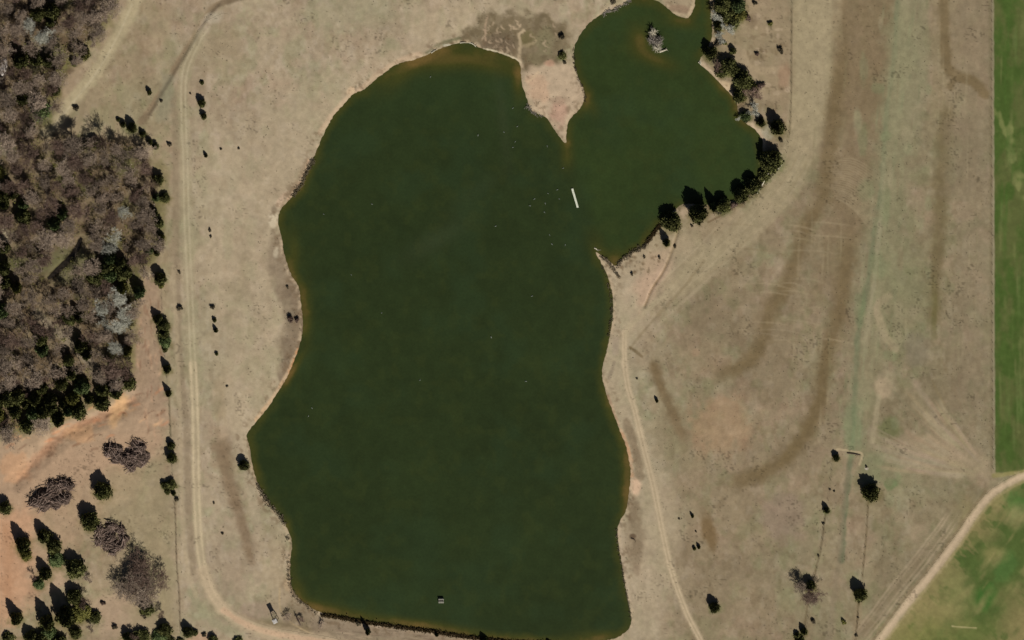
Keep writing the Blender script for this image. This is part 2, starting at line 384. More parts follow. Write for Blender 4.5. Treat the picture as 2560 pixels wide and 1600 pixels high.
blob(1345,225,26,34,(186,152,124), .5, rag=.8); blob(1400,280,20,30,(178,142,122), .7, rag=.6); blob(1402,250,24,10,(150,130,108), .6, rag=.6); blob(1372,157,12,8,(190,150,125), .6)
path([(1319,205),(1332,195),(1345,180)], 6, (196,172,140), .7, .6, .8, freq=6)
poly([(1640,-40),(1740,-40),(1738,10),(1722,44),(1690,36),(1660,12)], (158,142,116), .8, 6, 6); blob(1700,22,26,10,(135,112,92), .7, rot=10)
path([(1735,-10),(1733,14),(1722,38)], 8, (178,160,130), .7)
path([(1752,160),(1775,184),(1800,212),(1834,248)], 24, (178,160,134), .9, .4, .2)
blob(1812,215,18,14,(190,168,134), .8); blob(1748,156,6,5,(196,190,170), .9)
path([(1880,318),(1895,326),(1908,345)], 26, (184,165,138), .85, .4, .3); blob(1920,330,14,18,(165,160,138), .7)
path([(1860,130),(1868,165),(1905,178),(1950,170)], 16, (176,158,128), .75, .6, .4); path([(1840,120),(1858,150),(1885,200),(1915,240)], 20, (170,154,128), .6, .6, .4)
poly([(1790,100),(1830,20),(1860,0),(1880,-20),(1975,-20),(1975,260),(1950,270),(1900,240),(1860,180)], (150,133,106), .6, 16, 20)
for i in range(34):
    r = random.Random(1700 + i); x = r.uniform(1860, 1970); y = r.uniform(20, 250)
    blob(x, y, r.uniform(3, 10), r.uniform(3, 8), r.choice([(118,102,78),(126,110,86),(170,152,126)]), .6, rag=.8, seed=i, freq=6)
blob(1880,50,12,16,(120,104,82), .6); blob(1925,60,9,12,(120,110,84), .7); blob(1900,140,20,10,(124,108,82), .5); blob(1940,125,16,12,(124,110,84), .6); blob(1960,190,16,30,(150,122,98), .6)
blob(1716,530,20,16,(178,158,132), .85); blob(1660,575,14,10,(170,158,134), .7)
poly([(1560,640),(1620,612),(1650,575),(1700,545),(1800,530),(1850,520),(1800,580),(1700,640),(1600,690)], (160,144,116), .5, 16, 14)
path([(1780,520),(1800,536),(1830,516),(1860,498),(1900,462),(1935,420),(1945,395)], 9, (112,100,68), .7, .6, .7, freq=7)
path([(1770,555),(1800,540),(1832,522)], 4, (100,80,58), .7)
for i in range(26):
    r = random.Random(1800 + i); x = r.uniform(1500, 1660); y = 660 + (x - 1500) * -.35 + r.uniform(-10, 60)
    blob(x, y, r.uniform(2, 6), r.uniform(2, 6), r.choice([(122,106,82),(118,100,76)]), .7, rag=.8, seed=i, freq=5)
poly([(1560,1262),(1590,1235),(1605,1290),(1612,1330),(1600,1400),(1585,1420),(1570,1380),(1572,1330)], (120,104,82), .75, 8, 10, mott=.3)
blob(1582,1340,9,6,(90,74,58), .8); blob(1592,1425,10,14,(140,122,100), .6)
path([(1566,1055),(1580,1090),(1594,1150),(1600,1190)], 22, (122,106,84), .7, .5, .5); path([(1550,1075),(1565,1106),(1577,1150),(1580,1190)], 9, (184,146,112), .8, .5, .5)
blob(1590,1218,14,20,(206,176,146), .9, rag=.7); path([(1520,990),(1530,1020),(1545,1060)], 9, (160,130,104), .7, .5, .5)
path([(1536,905),(1530,925),(1522,945)], 8, (134,120,102), .6); path([(1540,850),(1538,880)], 16, (150,134,116), .5)
path([(1546,1300),(1548,1360),(1560,1440),(1572,1500)], 14, (176,160,136), .7, .4, .2)
path([(640,1050),(690,985),(722,930),(742,880)], 10, (192,160,124), .7, .4, .3); path([(722,935),(736,900),(744,872)], 5, (190,140,98), .8)
path([(800,330),(850,262),(905,220),(950,182),(1000,150),(1050,135)], 14, (186,162,134), .7, .5, .3); blob(876,228,12,9,(196,170,138), .8, rot=-45)
path([(620,1100),(632,1180),(660,1235),(700,1280),(722,1320)], 9, (128,110,88), .55, .6, .9, freq=7)
path([(727,1330),(726,1400),(722,1460),(748,1500),(790,1530)], 8, (120,102,76), .5, .7, 1, freq=6)
poly([(760,1545),(800,1545),(1000,1575),(1200,1605),(1200,1640),(800,1640),(790,1590)], (134,118,98), .8, 8, 8, mott=.2)
for i in range(40):
    r = random.Random(2000 + i); x = r.uniform(800, 1180); y = 1556 + (x - 800) * .1 + r.uniform(0, 40)
    path([(x, y), (x + 20, y + 3), (x + 40, y + 5)], 3, r.choice([(168,150,124),(100,84,70),(150,130,108)]), .5, .7, .5, fade=.2)
blob(740,1540,40,26,(118,104,82), .6)
# ground colour along the fence lines: rank unmown grass beneath the wires
path([(2474,-60),(2476,400),(2477,800),(2478,1180)], 6, (120,110,84), .6, .6, .5, freq=8)
path([(2482,-60),(2484,400),(2485,800),(2487,1170)], 5, (146,138,112), .5, .6, .5)
path([(1979,20),(1979,150),(1978,260),(1974,330)], 4, (116,104,78), .6, .6, .5)
path([(423,985),(425,1040),(427,1090)], 4, (104,96,70), .6, .6, .3)
path([(438,1230),(441,1400),(449,1480),(451,1570)], 3.5, (104,88,66), .6, .6, .6, freq=8)
path([(2171,1240),(2168,1310),(2163,1370),(2156,1440)], 4, (112,98,72), .7, .6, .4); path([(2148,1490),(2144,1540),(2138,1600)], 18, (136,120,94), .6, .5, .4); path([(2146,1500),(2144,1540),(2139,1610)], 4, (96,82,58), .7, .6, .8, freq=7)
path([(2064,1280),(2058,1330),(2051,1380),(2040,1420),(2020,1500),(2012,1560)], 4, (104,92,68), .7, .6, .9, freq=6)
path([(2120,1180),(2108,1260),(2102,1360),(2092,1440),(2080,1520),(2070,1610)], 14, (128,116,94), .5, .5, .4)
path([(2092,1122),(2115,1124),(2135,1128),(2154,1130),(2156,1140),(2148,1160)], 5, (172,156,124), .8, .5, .3)
path([(2118,1130),(2136,1133),(2150,1136)], 4, (96,80,54), .6)
blob(2166,1170,4,3,(190,180,165), .9)
# crop field (green) on the east, both sides of the dirt road
ROAD = [(2620,1172),(2556,1188),(2515,1210),(2475,1236),(2436,1284),(2400,1340),(2366,1384),(2328,1434),(2278,1494),(2228,1562),(2198,1600),(2160,1650)]
def field_mask(uu, vv):
    e = 2484 + vv * .003 + 3 * (N1.fbm(uu / 12, vv / 18, 2) - .5)
    up = sst(uu, e - 2.5, e + 2.5) * (1 - sst(vv, 1176, 1188))
    low = np.zeros_like(up)
    xr = np.interp(vv, [p_[1] for p_ in ROAD], [p_[0] for p_ in ROAD], left=9e3, right=2100)
    low = sst(uu - xr, 10, 18) * (vv > 1188)
    return up, low
sl = box_slice(2090, 60000, -60000, 60000)
uu = U[sl]; vv = V[sl]
up, low = field_mask(uu, vv)
n = sst(N2.fbm(uu / 34 + 3, vv / 60, 4), .38, .66)[..., None]
gcol = lin((71,90,43)) * (1 - n) + lin((88,95,54)) * n
n2 = sst(N3.fbm(uu / 30, vv / 44 + 7, 3), .6, .75)[..., None] * ((vv > 240) & (vv < 520))[..., None]
gcol = gcol * (1 - .5 * n2) + lin((140,142,90)) * .5 * n2
COL[sl] = COL[sl] * (1 - up[..., None]) + gcol * up[..., None]
n = N3.fbm((uu + vv) / 60 + 3, (vv - uu) / 34, 4)
ridge = sst(np.abs((uu - 2470) * .6 + (vv - 1470) * .42 + 40 * (N1.fbm(uu / 60, vv / 60, 3) - .5)), 20, 120)
gl = np.clip(1.15 * (1 - ridge) + sst(n, .5, .62) * .6 - .15, 0, 1)[..., None]
lcol = lin((132,122,82)) * (1 - gl) + lin((78,94,49)) * gl
r2 = (sst(n, .60, .72) * (1 - gl[..., 0]))[..., None]
lcol = lcol * (1 - r2 * .25) + lin((165,150,106)) * r2 * .25
COL[sl] = COL[sl] * (1 - low[..., None]) + lcol * low[..., None]
blob(2462,1490,26,34,(58,98,42), .75, rot=20); blob(2540,1260,30,40,(70,108,52), .6); blob(2510,1420,26,40,(76,108,56), .6, rot=20)
blob(2545,1290,26,24,(160,144,104), .45, soft=.9); blob(2480,1385,26,18,(148,138,90), .5, soft=.9); blob(2350,1530,60,44,(146,134,90), .6, soft=.9); blob(2395,1480,34,40,(140,134,88), .5, soft=.9); blob(2300,1585,80,40,(128,124,74), .6, soft=.9); blob(2440,1590,60,40,(112,116,66), .5, soft=.9); blob(2540,1530,40,60,(124,116,76), .6, soft=.9); blob(2430,1300,40,50,(128,118,78), .5, soft=.9)
for i in range(70):
    r = random.Random(5000 + i); y = r.uniform(1230, 1600); x = r.uniform(2240, 2560)
    if x < np.interp(y, [p_[1] for p_ in ROAD], [p_[0] for p_ in ROAD]) + 22: continue
    L = r.uniform(30, 90)
    path([(x, y), (x + L * .3, y - L * .42), (x + L * .6, y - L * .9)], r.uniform(5, 18), r.choice([(138,130,86),(92,102,58),(74,92,48),(124,120,76),(146,134,92)]), .34, .9, .8, fade=.3, seed=i)
for i in range(50):
    r = random.Random(5200 + i); y = r.uniform(0, 1150); x = r.uniform(2490, 2560); L = r.uniform(40, 160)
    path([(x, y), (x + r.uniform(-3, 3), y + L)], r.uniform(3, 10), r.choice([(98,112,64),(70,98,44),(84,100,52),(110,114,70)]), .4, .9, .7, fade=.3, seed=i)
FIELD = np.zeros(SH); FIELD[sl] = np.maximum(up, low)
path([(2484,1188),(2530,1182),(2580,1176)], 10, (140,132,84), .7, .5, .4)
path([(2380,1564),(2410,1567),(2440,1568)], 4, (176,166,120), .6)
# dirt roads and tracks
def offset(pts, d):
    out = []
    for i in range(len(pts)):
        a = pts[max(0, i - 1)]; b = pts[min(len(pts) - 1, i + 1)]
        dx, dy = b[0] - a[0], b[1] - a[1]; L = math.hypot(dx, dy)
        out.append((pts[i][0] - dy / L * d, pts[i][1] + dx / L * d))
    return out
WEST = [(560,45),(520,62),(500,90),(482,127),(465,165),(459,200),(458,240),(460,320),(464,400),(466,530),(472,665),(478,797),(483,906),(488,1012),(490,1117),(491,1226),(498,1359),(508,1425),(526,1478),(560,1525),(605,1556),(671,1580),(750,1594),(820,1604),(900,1625)]
path(WEST[2:14], 30, (158,148,118), .45, .5, .3)
for s in (-5.5, 5.5):
    path(offset(smooth(WEST[1:15], 1, False), s), 4.5, (178,166,137), .55, .7, .5)
path(WEST[12:20], 20, (172,158,128), .55, .4, .25, w2=26)
for s in (-6.5, 6.5):
    path(offset(WEST[12:20], s), 6, (190,174,142), .7, .5, .35)
path(WEST[17:], 28, (182,163,134), .8, .6, .4, w2=36)
path(WEST[19:], 14, (198,166,136), .6, .5, .4)
path(offset(WEST[10:19], 38), 10, (168,152,124), .55, .5, .3)
EAST = [(1561,830),(1561,856),(1561,914),(1569,967),(1584,1013),(1606,1106),(1632,1205),(1652,1310),(1674,1412),(1700,1491),(1724,1549),(1751,1597),(1770,1640)]
path(EAST, 17, (178,161,132), .8, .6, .4)
path(offset(EAST, -4), 3.5, (190,172,142), .5, .7, .5); path(offset(EAST, 4), 3.5, (190,172,142), .5, .7, .5)
path(offset(EAST, 0), 2.5, (160,144,116), .5, .5, .6)
path([(1561,856),(1572,815),(1600,790),(1650,745),(1700,700)], 12, (172,158,128), .6, .5, .4, fade=.05)
path(ROAD, 18, (185,165,136), .85, .75, .55, w2=23, freq=9)
path(offset(ROAD, 2), 7, (196,175,146), .5, .8, .6)
path(offset(ROAD, -13), 7, (150,138,98), .6, .5, .4); path(offset(ROAD[3:], 14), 6, (118,104,78), .6, .5, .5)
for k in (26, 36, 52, 60):
    path(offset(ROAD[4:], k), 5, (162,146,120), .6, .5, .5, fade=.1, seed=k)
path(offset(ROAD[5:], 44), 24, (126,112,88), .45, .6, .4, fade=.1)
TR = np.zeros(SH)
def track_mask(pts, w):
    p_ = smooth(pts, 2, False)
    xs = [q[0] for q in p_]; ys = [q[1] for q in p_]
    s2 = box_slice(min(xs) - w, max(xs) + w, min(ys) - w, max(ys) + w)
    d, _ = dist_path(p_, U[s2], V[s2])
    return s2, d < w
# greener, rank grass growing round the feet of the cedars
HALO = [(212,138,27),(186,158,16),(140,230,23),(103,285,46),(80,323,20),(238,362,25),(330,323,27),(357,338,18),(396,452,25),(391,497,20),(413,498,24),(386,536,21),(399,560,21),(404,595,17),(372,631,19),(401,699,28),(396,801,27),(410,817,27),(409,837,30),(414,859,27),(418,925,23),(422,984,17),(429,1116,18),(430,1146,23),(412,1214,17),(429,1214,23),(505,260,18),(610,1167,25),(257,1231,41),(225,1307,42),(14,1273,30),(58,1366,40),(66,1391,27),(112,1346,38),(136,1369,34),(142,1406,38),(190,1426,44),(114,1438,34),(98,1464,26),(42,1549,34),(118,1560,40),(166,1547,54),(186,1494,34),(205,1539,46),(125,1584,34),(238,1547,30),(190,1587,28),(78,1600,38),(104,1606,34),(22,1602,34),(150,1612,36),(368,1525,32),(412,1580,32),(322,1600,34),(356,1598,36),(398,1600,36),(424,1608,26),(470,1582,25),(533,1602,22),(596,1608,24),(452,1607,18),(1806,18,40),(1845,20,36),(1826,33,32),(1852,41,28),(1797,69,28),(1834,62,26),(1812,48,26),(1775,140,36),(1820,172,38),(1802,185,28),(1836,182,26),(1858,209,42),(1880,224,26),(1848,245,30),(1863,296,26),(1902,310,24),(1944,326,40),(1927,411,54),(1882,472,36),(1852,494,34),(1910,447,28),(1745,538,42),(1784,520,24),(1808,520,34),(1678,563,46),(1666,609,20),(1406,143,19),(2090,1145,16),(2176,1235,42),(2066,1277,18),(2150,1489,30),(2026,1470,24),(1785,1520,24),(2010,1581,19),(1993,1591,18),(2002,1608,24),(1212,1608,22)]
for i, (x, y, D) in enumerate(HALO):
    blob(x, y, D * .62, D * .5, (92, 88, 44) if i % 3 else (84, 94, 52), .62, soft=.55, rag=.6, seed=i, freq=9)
# fine mottling and tufts
fine = N4.fbm(U / 6.5, V / 6.5, 3)[..., None]
COL *= 1 + (fine - .5) * .14
mid_ = N2.fbm(U / 15 + 9, V / 17, 4)[..., None]
COL *= 1 + (mid_ - .5) * .26
spk = sst(N1.at(U / 4.1 + 31, V / 4.1) * N2.fbm(U / 45, V / 45, 3), .52, .62)[..., None] * (1 - np.clip(FIELD, 0, 1))[..., None]
COL *= 1 - spk * .35
# everything beyond the surveyed plot: plain pasture
COL = np.clip(COL, .004, .8)
nb = N4.fbm(U / 9, V / 9, 4); nb2 = N3.fbm(U / 30 + 5, V / 30, 3)
mb_ = (sst(SD, -1, 2) * (1 - sst(SD, 4 + 22 * nb2, 10 + 34 * nb2)) * sst(nb, .48, .62) * sst(nb2, .35, .6))[..., None]
COL = COL * (1 - mb_ * .55) + lin((112,94,72)) * mb_ * .55
mb_ = (sst(SD, -1, 1) * (1 - sst(SD, 3, 12)) * sst(N1.fbm(U / 11 + 8, V / 11, 4), .50, .62))[..., None]
COL = COL * (1 - mb_ * .6) + lin((190,170,140)) * mb_ * .6
# bare bank below and at the waterline
shal = sst(-SD, -3, 5)[..., None]
COL = COL * (1 - shal * .6) + lin((112,88,58)) * shal * .6
# ---------------------------------------------------------------- terrain heights
Z = np.where(SD > 0, 0.10 * np.minimum(SD * S, 1.6) + .045 * np.maximum(SD * S - 1.6, 0), np.maximum(SD * S * .16, -2.0))
Z += np.where(SD > 3, .35 * (N2.fbm(U / 90, V / 90, 4) - .45) * sst(SD, 3, 60), 0)
dg, _t = None, None
sl = box_slice(-60, 430, 930, 1330)
d, _t = dist_path([(40,1200),(90,1150),(125,1115),(160,1085),(200,1062),(250,1045),(300,1020),(330,1000)], U[sl], V[sl])
Z[sl] += -(1 - sst(d, 0, 34)) * 1.0 * (.6 + .8 * N1.fbm(U[sl] / 12, V[sl] / 12, 3))
sl = box_slice(320, 420, 680, 1080)
Z[sl] += .35 * (N3.fbm(U[sl] / 9, V[sl] / 14, 3) - .5) * sst(U[sl], 320, 350) * (1 - sst(U[sl], 395, 415))
for pts, w, dz in (([(545,8),(520,32),(496,75),(470,118),(446,155),(425,190),(400,232),(372,280)], 10, -.35), ([(1700,560),(1676,640),(1658,680),(1630,720),(1612,765)], 6, -.35), ([(202,597),(192,620),(182,638),(165,655),(149,670),(135,684),(120,696)], 14, -.7), ([(560,1100),(584,1240),(616,1350),(640,1440)], 20, -.3)):
    xs = [q[0] for q in pts]; ys = [q[1] for q in pts]
    sl = box_slice(min(xs) - w, max(xs) + w, min(ys) - w, max(ys) + w)
    d, _ = dist_path(smooth(pts, 1, False), U[sl], V[sl])
    Z[sl] += dz * (1 - sst(d, 0, w))
XW, YW = ground(U, V)
def gz(u, v):
    i = int(np.clip(np.searchsorted(UA, u) - 1, 0, len(UA) - 2)); j = int(np.clip(np.searchsorted(VA, v) - 1, 0, len(VA) - 2))
    fx = (u - UA[i]) / (UA[i + 1] - UA[i]); fy = (v - VA[j]) / (VA[j + 1] - VA[j])
    return float((Z[j, i] * (1 - fx) + Z[j, i + 1] * fx) * (1 - fy) + (Z[j + 1, i] * (1 - fx) + Z[j + 1, i + 1] * fx) * fy)
def at(u, v, dz=0.0, onwater=False):
    x, y = ground(u, v)
    return (float(x), float(y), (0.0 if onwater else gz(u, v)) + dz)
# ---------------------------------------------------------------- materials
def newmat(name, rough=1.0, spec=0.0):
    m = bpy.data.materials.new(name); m.use_nodes = True
    b = m.node_tree.nodes['Principled BSDF']
    b.inputs['Roughness'].default_value = rough
    b.inputs['Specular IOR Level'].default_value = spec
    return m, m.node_tree.nodes, m.node_tree.links, b
def mat_attr(name, rough=1.0, spec=0.0, sc=(.55, 5.0), amp=(.10, .09), bump=0.0):
    m, n, l, b = newmat(name, rough, spec)
    a = n.new('ShaderNodeAttribute'); a.attribute_name = 'soil'
    tc = n.new('ShaderNodeTexCoord')
    last = a.outputs['Color']
    for s_, am in zip(sc, amp):
        t = n.new('ShaderNodeTexNoise'); t.inputs['Scale'].default_value = s_; t.inputs['Detail'].default_value = 5
        l.new(tc.outputs['Object'], t.inputs['Vector'])
        r = n.new('ShaderNodeMapRange'); r.inputs[1].default_value = .25; r.inputs[2].default_value = .75
        r.inputs[3].default_value = 1 - am; r.inputs[4].default_value = 1 + am
        l.new(t.outputs['Fac'], r.inputs[0])
        x = n.new('ShaderNodeVectorMath'); x.operation = 'SCALE'
        l.new(last, x.inputs[0]); l.new(r.outputs[0], x.inputs['Scale'])
        last = x.outputs[0]
    l.new(last, b.inputs['Base Color'])
    if bump:
        t = n.new('ShaderNodeTexNoise'); t.inputs['Scale'].default_value = 2.2; t.inputs['Detail'].default_value = 6
        l.new(tc.outputs['Object'], t.inputs['Vector'])
        bp = n.new('ShaderNodeBump'); bp.inputs['Strength'].default_value = bump; bp.inputs['Distance'].default_value = .25
        l.new(t.outputs['Fac'], bp.inputs['Height']); l.new(bp.outputs[0], b.inputs['Normal'])
    return m
def mat_noise(name, c1, c2, scale=2.0, rough=.9, spec=.1, detail=4, obj_rand=0.0):
    m, n, l, b = newmat(name, rough, spec)
    tc = n.new('ShaderNodeTexCoord'); t = n.new('ShaderNodeTexNoise')
    t.inputs['Scale'].default_value = scale; t.inputs['Detail'].default_value = detail
    l.new(tc.outputs['Object'], t.inputs['Vector'])
    r = n.new('ShaderNodeValToRGB')
    r.color_ramp.elements[0].position = .35; r.color_ramp.elements[1].position = .65
    r.color_ramp.elements[0].color = tuple(c1) + (1,); r.color_ramp.elements[1].color = tuple(c2) + (1,)
    l.new(t.outputs['Fac'], r.inputs[0])
    last = r.outputs[0]
    if obj_rand:
        oi = n.new('ShaderNodeObjectInfo'); mr = n.new('ShaderNodeMapRange')
        mr.inputs[3].default_value = 1 - obj_rand; mr.inputs[4].default_value = 1 + obj_rand
        l.new(oi.outputs['Random'], mr.inputs[0])
        x = n.new('ShaderNodeVectorMath'); x.operation = 'SCALE'
        l.new(last, x.inputs[0]); l.new(mr.outputs[0], x.inputs['Scale']); last = x.outputs[0]
    l.new(last, b.inputs['Base Color'])
    return m
M_SOIL = mat_attr('dry_grass_soil', bump=.22)
M_TRACK = mat_attr('track_dirt', sc=(2.0, 9.0), amp=(.08, .10))
M_FIELD = mat_attr('young_crop', sc=(.5, 5.0), amp=(.10, .08))
M_WATER = mat_attr('murky_water', .25, .12, sc=(.15, 1.1), amp=(.10, .10), bump=0.02)
M_CEDAR = mat_noise('cedar_foliage', (.05, .052, .018), (.17, .175, .062), 1.6, .95, .0, obj_rand=.25)
M_OLIVE = mat_noise('olive_foliage', (.09, .09, .024), (.24, .225, .065), 1.3, .9, .05, obj_rand=.2)
M_GREEN = mat_noise('green_foliage', (.055, .078, .026), (.17, .21, .085), 1.3, .9, .05, obj_rand=.2)
M_BARK = mat_noise('bark', (.07, .05, .038), (.13, .10, .075), 3, .95, .05)
M_TWIG = mat_noise('twigs', (.215, .165, .122), (.385, .305, .228), .7, .95, .05, obj_rand=.3)
M_TWIGD = mat_noise('dark_twigs', (.115, .074, .055), (.225, .160, .122), .7, .95, .05, obj_rand=.3)
M_PILE = mat_noise('piled_wood', (.14, .092, .070), (.35, .265, .215), 1.2, .95, .05)
M_PILED = mat_noise('packed_twigs', (.05, .034, .026), (.12, .088, .068), 1.0, .95, .05)
M_TWIGP = mat_noise('pale_twigs', (.36, .36, .29), (.56, .55, .46), 1.0, .9, .05, obj_rand=.12)
M_DEAD = mat_noise('dead_wood', (.20, .17, .14), (.38, .34, .28), 2.0, .9, .1)
M_SCRUB = mat_noise('dry_scrub', (.065, .054, .032), (.17, .14, .09), 1.5, .95, .05, obj_rand=.25)
M_CONC = mat_noise('weathered_concrete', (.17, .17, .13), (.27, .26, .21), 3.0, .85, .2)
M_STEEL = mat_noise('rusted_steel', (.08, .07, .06), (.16, .14, .11), 6.0, .6, .4)
M_WHITE = mat_noise('weathered_white_paint', (.36, .345, .315), (.50, .48, .44), 2.0, .7, .2)
M_PLANK = mat_noise('bleached_planks', (.52, .55, .42), (.74, .76, .62), 2.5, .8, .2)
M_WOOD = mat_noise('grey_timber', (.16, .13, .10), (.30, .25, .19), 4.0, .9, .1)
M_ROCK = mat_noise('pale_rock', (.38, .34, .30), (.58, .54, .50), 1.5, .9, .1)
M_DRIFT = mat_noise('bleached_log', (.42, .38, .28), (.60, .55, .42), 2.0, .85, .1)
M_BIRD = mat_noise('pale_feathers', (.16, .18, .15), (.30, .32, .28), 8.0, .8, .1)
M_CREEK = mat_noise('creek_water', (.012, .009, .005), (.022, .016, .010), .6, .25, .3)
# ---------------------------------------------------------------- mesh builders
def link(name, me, mat, parent=None):
    o = bpy.data.objects.new(name, me)
    if mat and not me.materials: me.materials.append(mat)
    scene.collection.objects.link(o)
    if parent: o.parent = parent
    return o
def grid_object(name, mask, dz, mat, zarr=None, colr=None):
    """mesh of the grid cells chosen by mask (cell mask)"""
    nz, nx = SH
    cells = np.argwhere(mask)
    j = cells[:, 0]; i = cells[:, 1]
    a = j * nx + i; quads = np.stack([a, a + nx, a + nx + 1, a + 1], 1)
    used, inv = np.unique(quads.ravel(), return_inverse=True)
    quads = inv.reshape(-1, 4)
    z = (Z if zarr is None else zarr).ravel()[used] + dz
    co = np.stack([XW.ravel()[used], YW.ravel()[used], z], 1).astype(np.float32)
    me = bpy.data.meshes.new(name)
    me.vertices.add(len(co)); me.vertices.foreach_set('co', co.ravel())
    nq = len(quads)
    me.loops.add(nq * 4); me.loops.foreach_set('vertex_index', quads.ravel().astype(np.int32))
    me.polygons.add(nq); me.polygons.foreach_set('loop_start', np.arange(0, nq * 4, 4, dtype=np.int32))
    me.polygons.foreach_set('use_smooth', np.ones(nq, bool))
    me.update(calc_edges=True)
    at_ = me.attributes.new('soil', 'FLOAT_COLOR', 'POINT')
    c = (COL if colr is None else colr).reshape(-1, 3)[used]
    at_.data.foreach_set('color', np.concatenate([c, np.ones((len(c), 1))], 1).astype(np.float32).ravel())
    o = link(name, me, mat); o['kind'] = 'structure'
    return o
def cellmask(v):
    return v[:-1, :-1]
allc = np.ones((SH[0] - 1, SH[1] - 1), bool)
grid_object('ground', allc, 0, M_SOIL)
# crop field and tracks as sheets on the ground
fm = cellmask(FIELD) > .5
grid_object('crop_field', fm, .03, M_FIELD)
for nm, pts, w in (('dirt_track', WEST, 15), ('dirt_track', EAST, 10), ('dirt_road', ROAD, 13)):
    s2, m = track_mask(pts, w)
    full = np.zeros(SH, bool); full[s2] = m
    grid_object(nm, cellmask(full), .05, M_TRACK)
# ---------------------------------------------------------------- water
WC = np.zeros(SH + (3,))
dpt = -SD + 14 * (N1.fbm(U / 26, V / 26, 3) - .5)
wid = 20 + 14 * N2.fbm(U / 80, V / 80, 2)
# shallows
def gauss(x, y, rx, ry, rot=0):
    cr, sr = math.cos(math.radians(rot)), math.sin(math.radians(rot))
    uu = U - x; vv = V - y
    return np.exp(-(((uu * cr + vv * sr) / rx) ** 2 + ((-uu * sr + vv * cr) / ry) ** 2))
shal = gauss(1100,150,110,26,-4) * 1.1 + gauss(1240,165,80,22,12) * .8 + gauss(1000,190,60,22,-40) * .7 + gauss(1600,100,26,34,-20) * 1.1 + gauss(1640,148,50,18,22) * 1.0 + gauss(1700,58,44,14,10) * .6 + gauss(1418,385,16,36,0) * .9 + gauss(1295,200,14,60,0) * .6 + gauss(1475,262,16,30,-30) * .6 + gauss(1540,650,18,26,0) * .9 + gauss(1490,610,22,30,-30) * .4 + gauss(735,925,9,46,30) * .8 + gauss(735,640,14,60,0) * .7 + gauss(768,790,14,80,0) * .6 + gauss(1566,1200,14,110,0) * .6 + gauss(800,1515,90,14,10) * .8 + gauss(1050,1560,160,12,8) * .8 + gauss(745,1480,20,30,0) * .7 + gauss(1500,1590,70,14,0) * .7
edge = 1 - sst(dpt, 0, wid)
west_bank = np.clip(.30 + .9 * (N3.fbm(U / 55, V / 55, 3) - .35), .1, 1)
k1 = np.clip(edge * west_bank + shal * .62, 0, 1)[..., None]
arm = np.clip(sst(U - (1400 + (V - 330) * .36), -16, 30) * (V < 680), 0, 1)
arm = arm * sst(U, 1390, 1430)
deep = lin((40,51,25)) * (1 - arm[..., None]) + lin((45,58,27)) * arm[..., None]
tint = N4.fbm(U / 150, V / 150, 3)[..., None]
deep = deep * (1 + (tint - .5) * .30) * (1 + (N1.fbm(U / 13, V / 13, 4)[..., None] - .5) * .22)
gg = np.clip((N2.fbm(U / 90 + 40, V / 90, 3) - .5) * 4, 0, 1)[..., None]
deep = deep * (1 - .35 * gg) + lin((42,58,34)) * .35 * gg
yy = np.clip((N3.fbm(U / 30 + 40, V / 30, 3) - .56) * 6, 0, 1)[..., None]
deep = deep * (1 - .3 * yy) + lin((50,58,26)) * .3 * yy
top = (1 - sst(V, 150, 420))[..., None] * (U < 1400)[..., None]
deep = deep * (1 - .4 * top) + lin((44,60,32)) * .4 * top
m1 = np.clip(k1 * 2, 0, 1); m2 = np.clip(k1 * 2 - 1, 0, 1)
WC = deep * (1 - m1) + lin((60,62,25)) * m1
WC = WC * (1 - m2) + lin((100,82,42)) * m2
swirl = (gauss(1090,600,90,26,-32) * .28 + gauss(1258,300,14,120,-6) * .25 + gauss(1190,480,90,20,-35) * .12)[..., None]
WC = WC * (1 - swirl) + lin((60,66,44)) * swirl
WC = np.clip(WC, .003, .5) * 1.0
wm = cellmask((SD < 8) & (V > -120) & (V < 1640))
grid_object('water', wm, 0, M_WATER, zarr=np.zeros(SH), colr=WC)
# creek pool in the wood
cp = smooth([(204,594),(196,612),(186,634),(166,655),(149,670),(134,685),(120,697)], 2, False)
cv = []; cf = []
Lc = offset(cp, 1)
for k, (a, b) in enumerate(zip(cp, offset(cp, 1))):
    t = k / (len(cp) - 1); w = (4 + 5.5 * math.sin(math.pi * t) ** .6) * (1 + .15 * math.sin(k * 1.7))
    nx_, ny_ = b[0] - a[0], b[1] - a[1]
    for s in (-1, 1):
        cv.append(at(a[0] + nx_ * w * s * .75, a[1] + ny_ * w * s * .75))
zc = max(min(v[2] for v in cv), -10) + .45
cv = [(v[0], v[1], zc) for v in cv]
ZC = [gz(*cp[len(cp) // 2])]
zc = ZC[0] + .35
cv = [(v[0], v[1], zc) for v in cv]
for k in range(len(cp) - 1): cf.append((2 * k, 2 * k + 1, 2 * k + 3, 2 * k + 2))
me = bpy.data.meshes.new('creek'); me.from_pydata(cv, [], cf); me.update()
o = link('creek', me, M_CREEK); o['kind'] = 'structure'
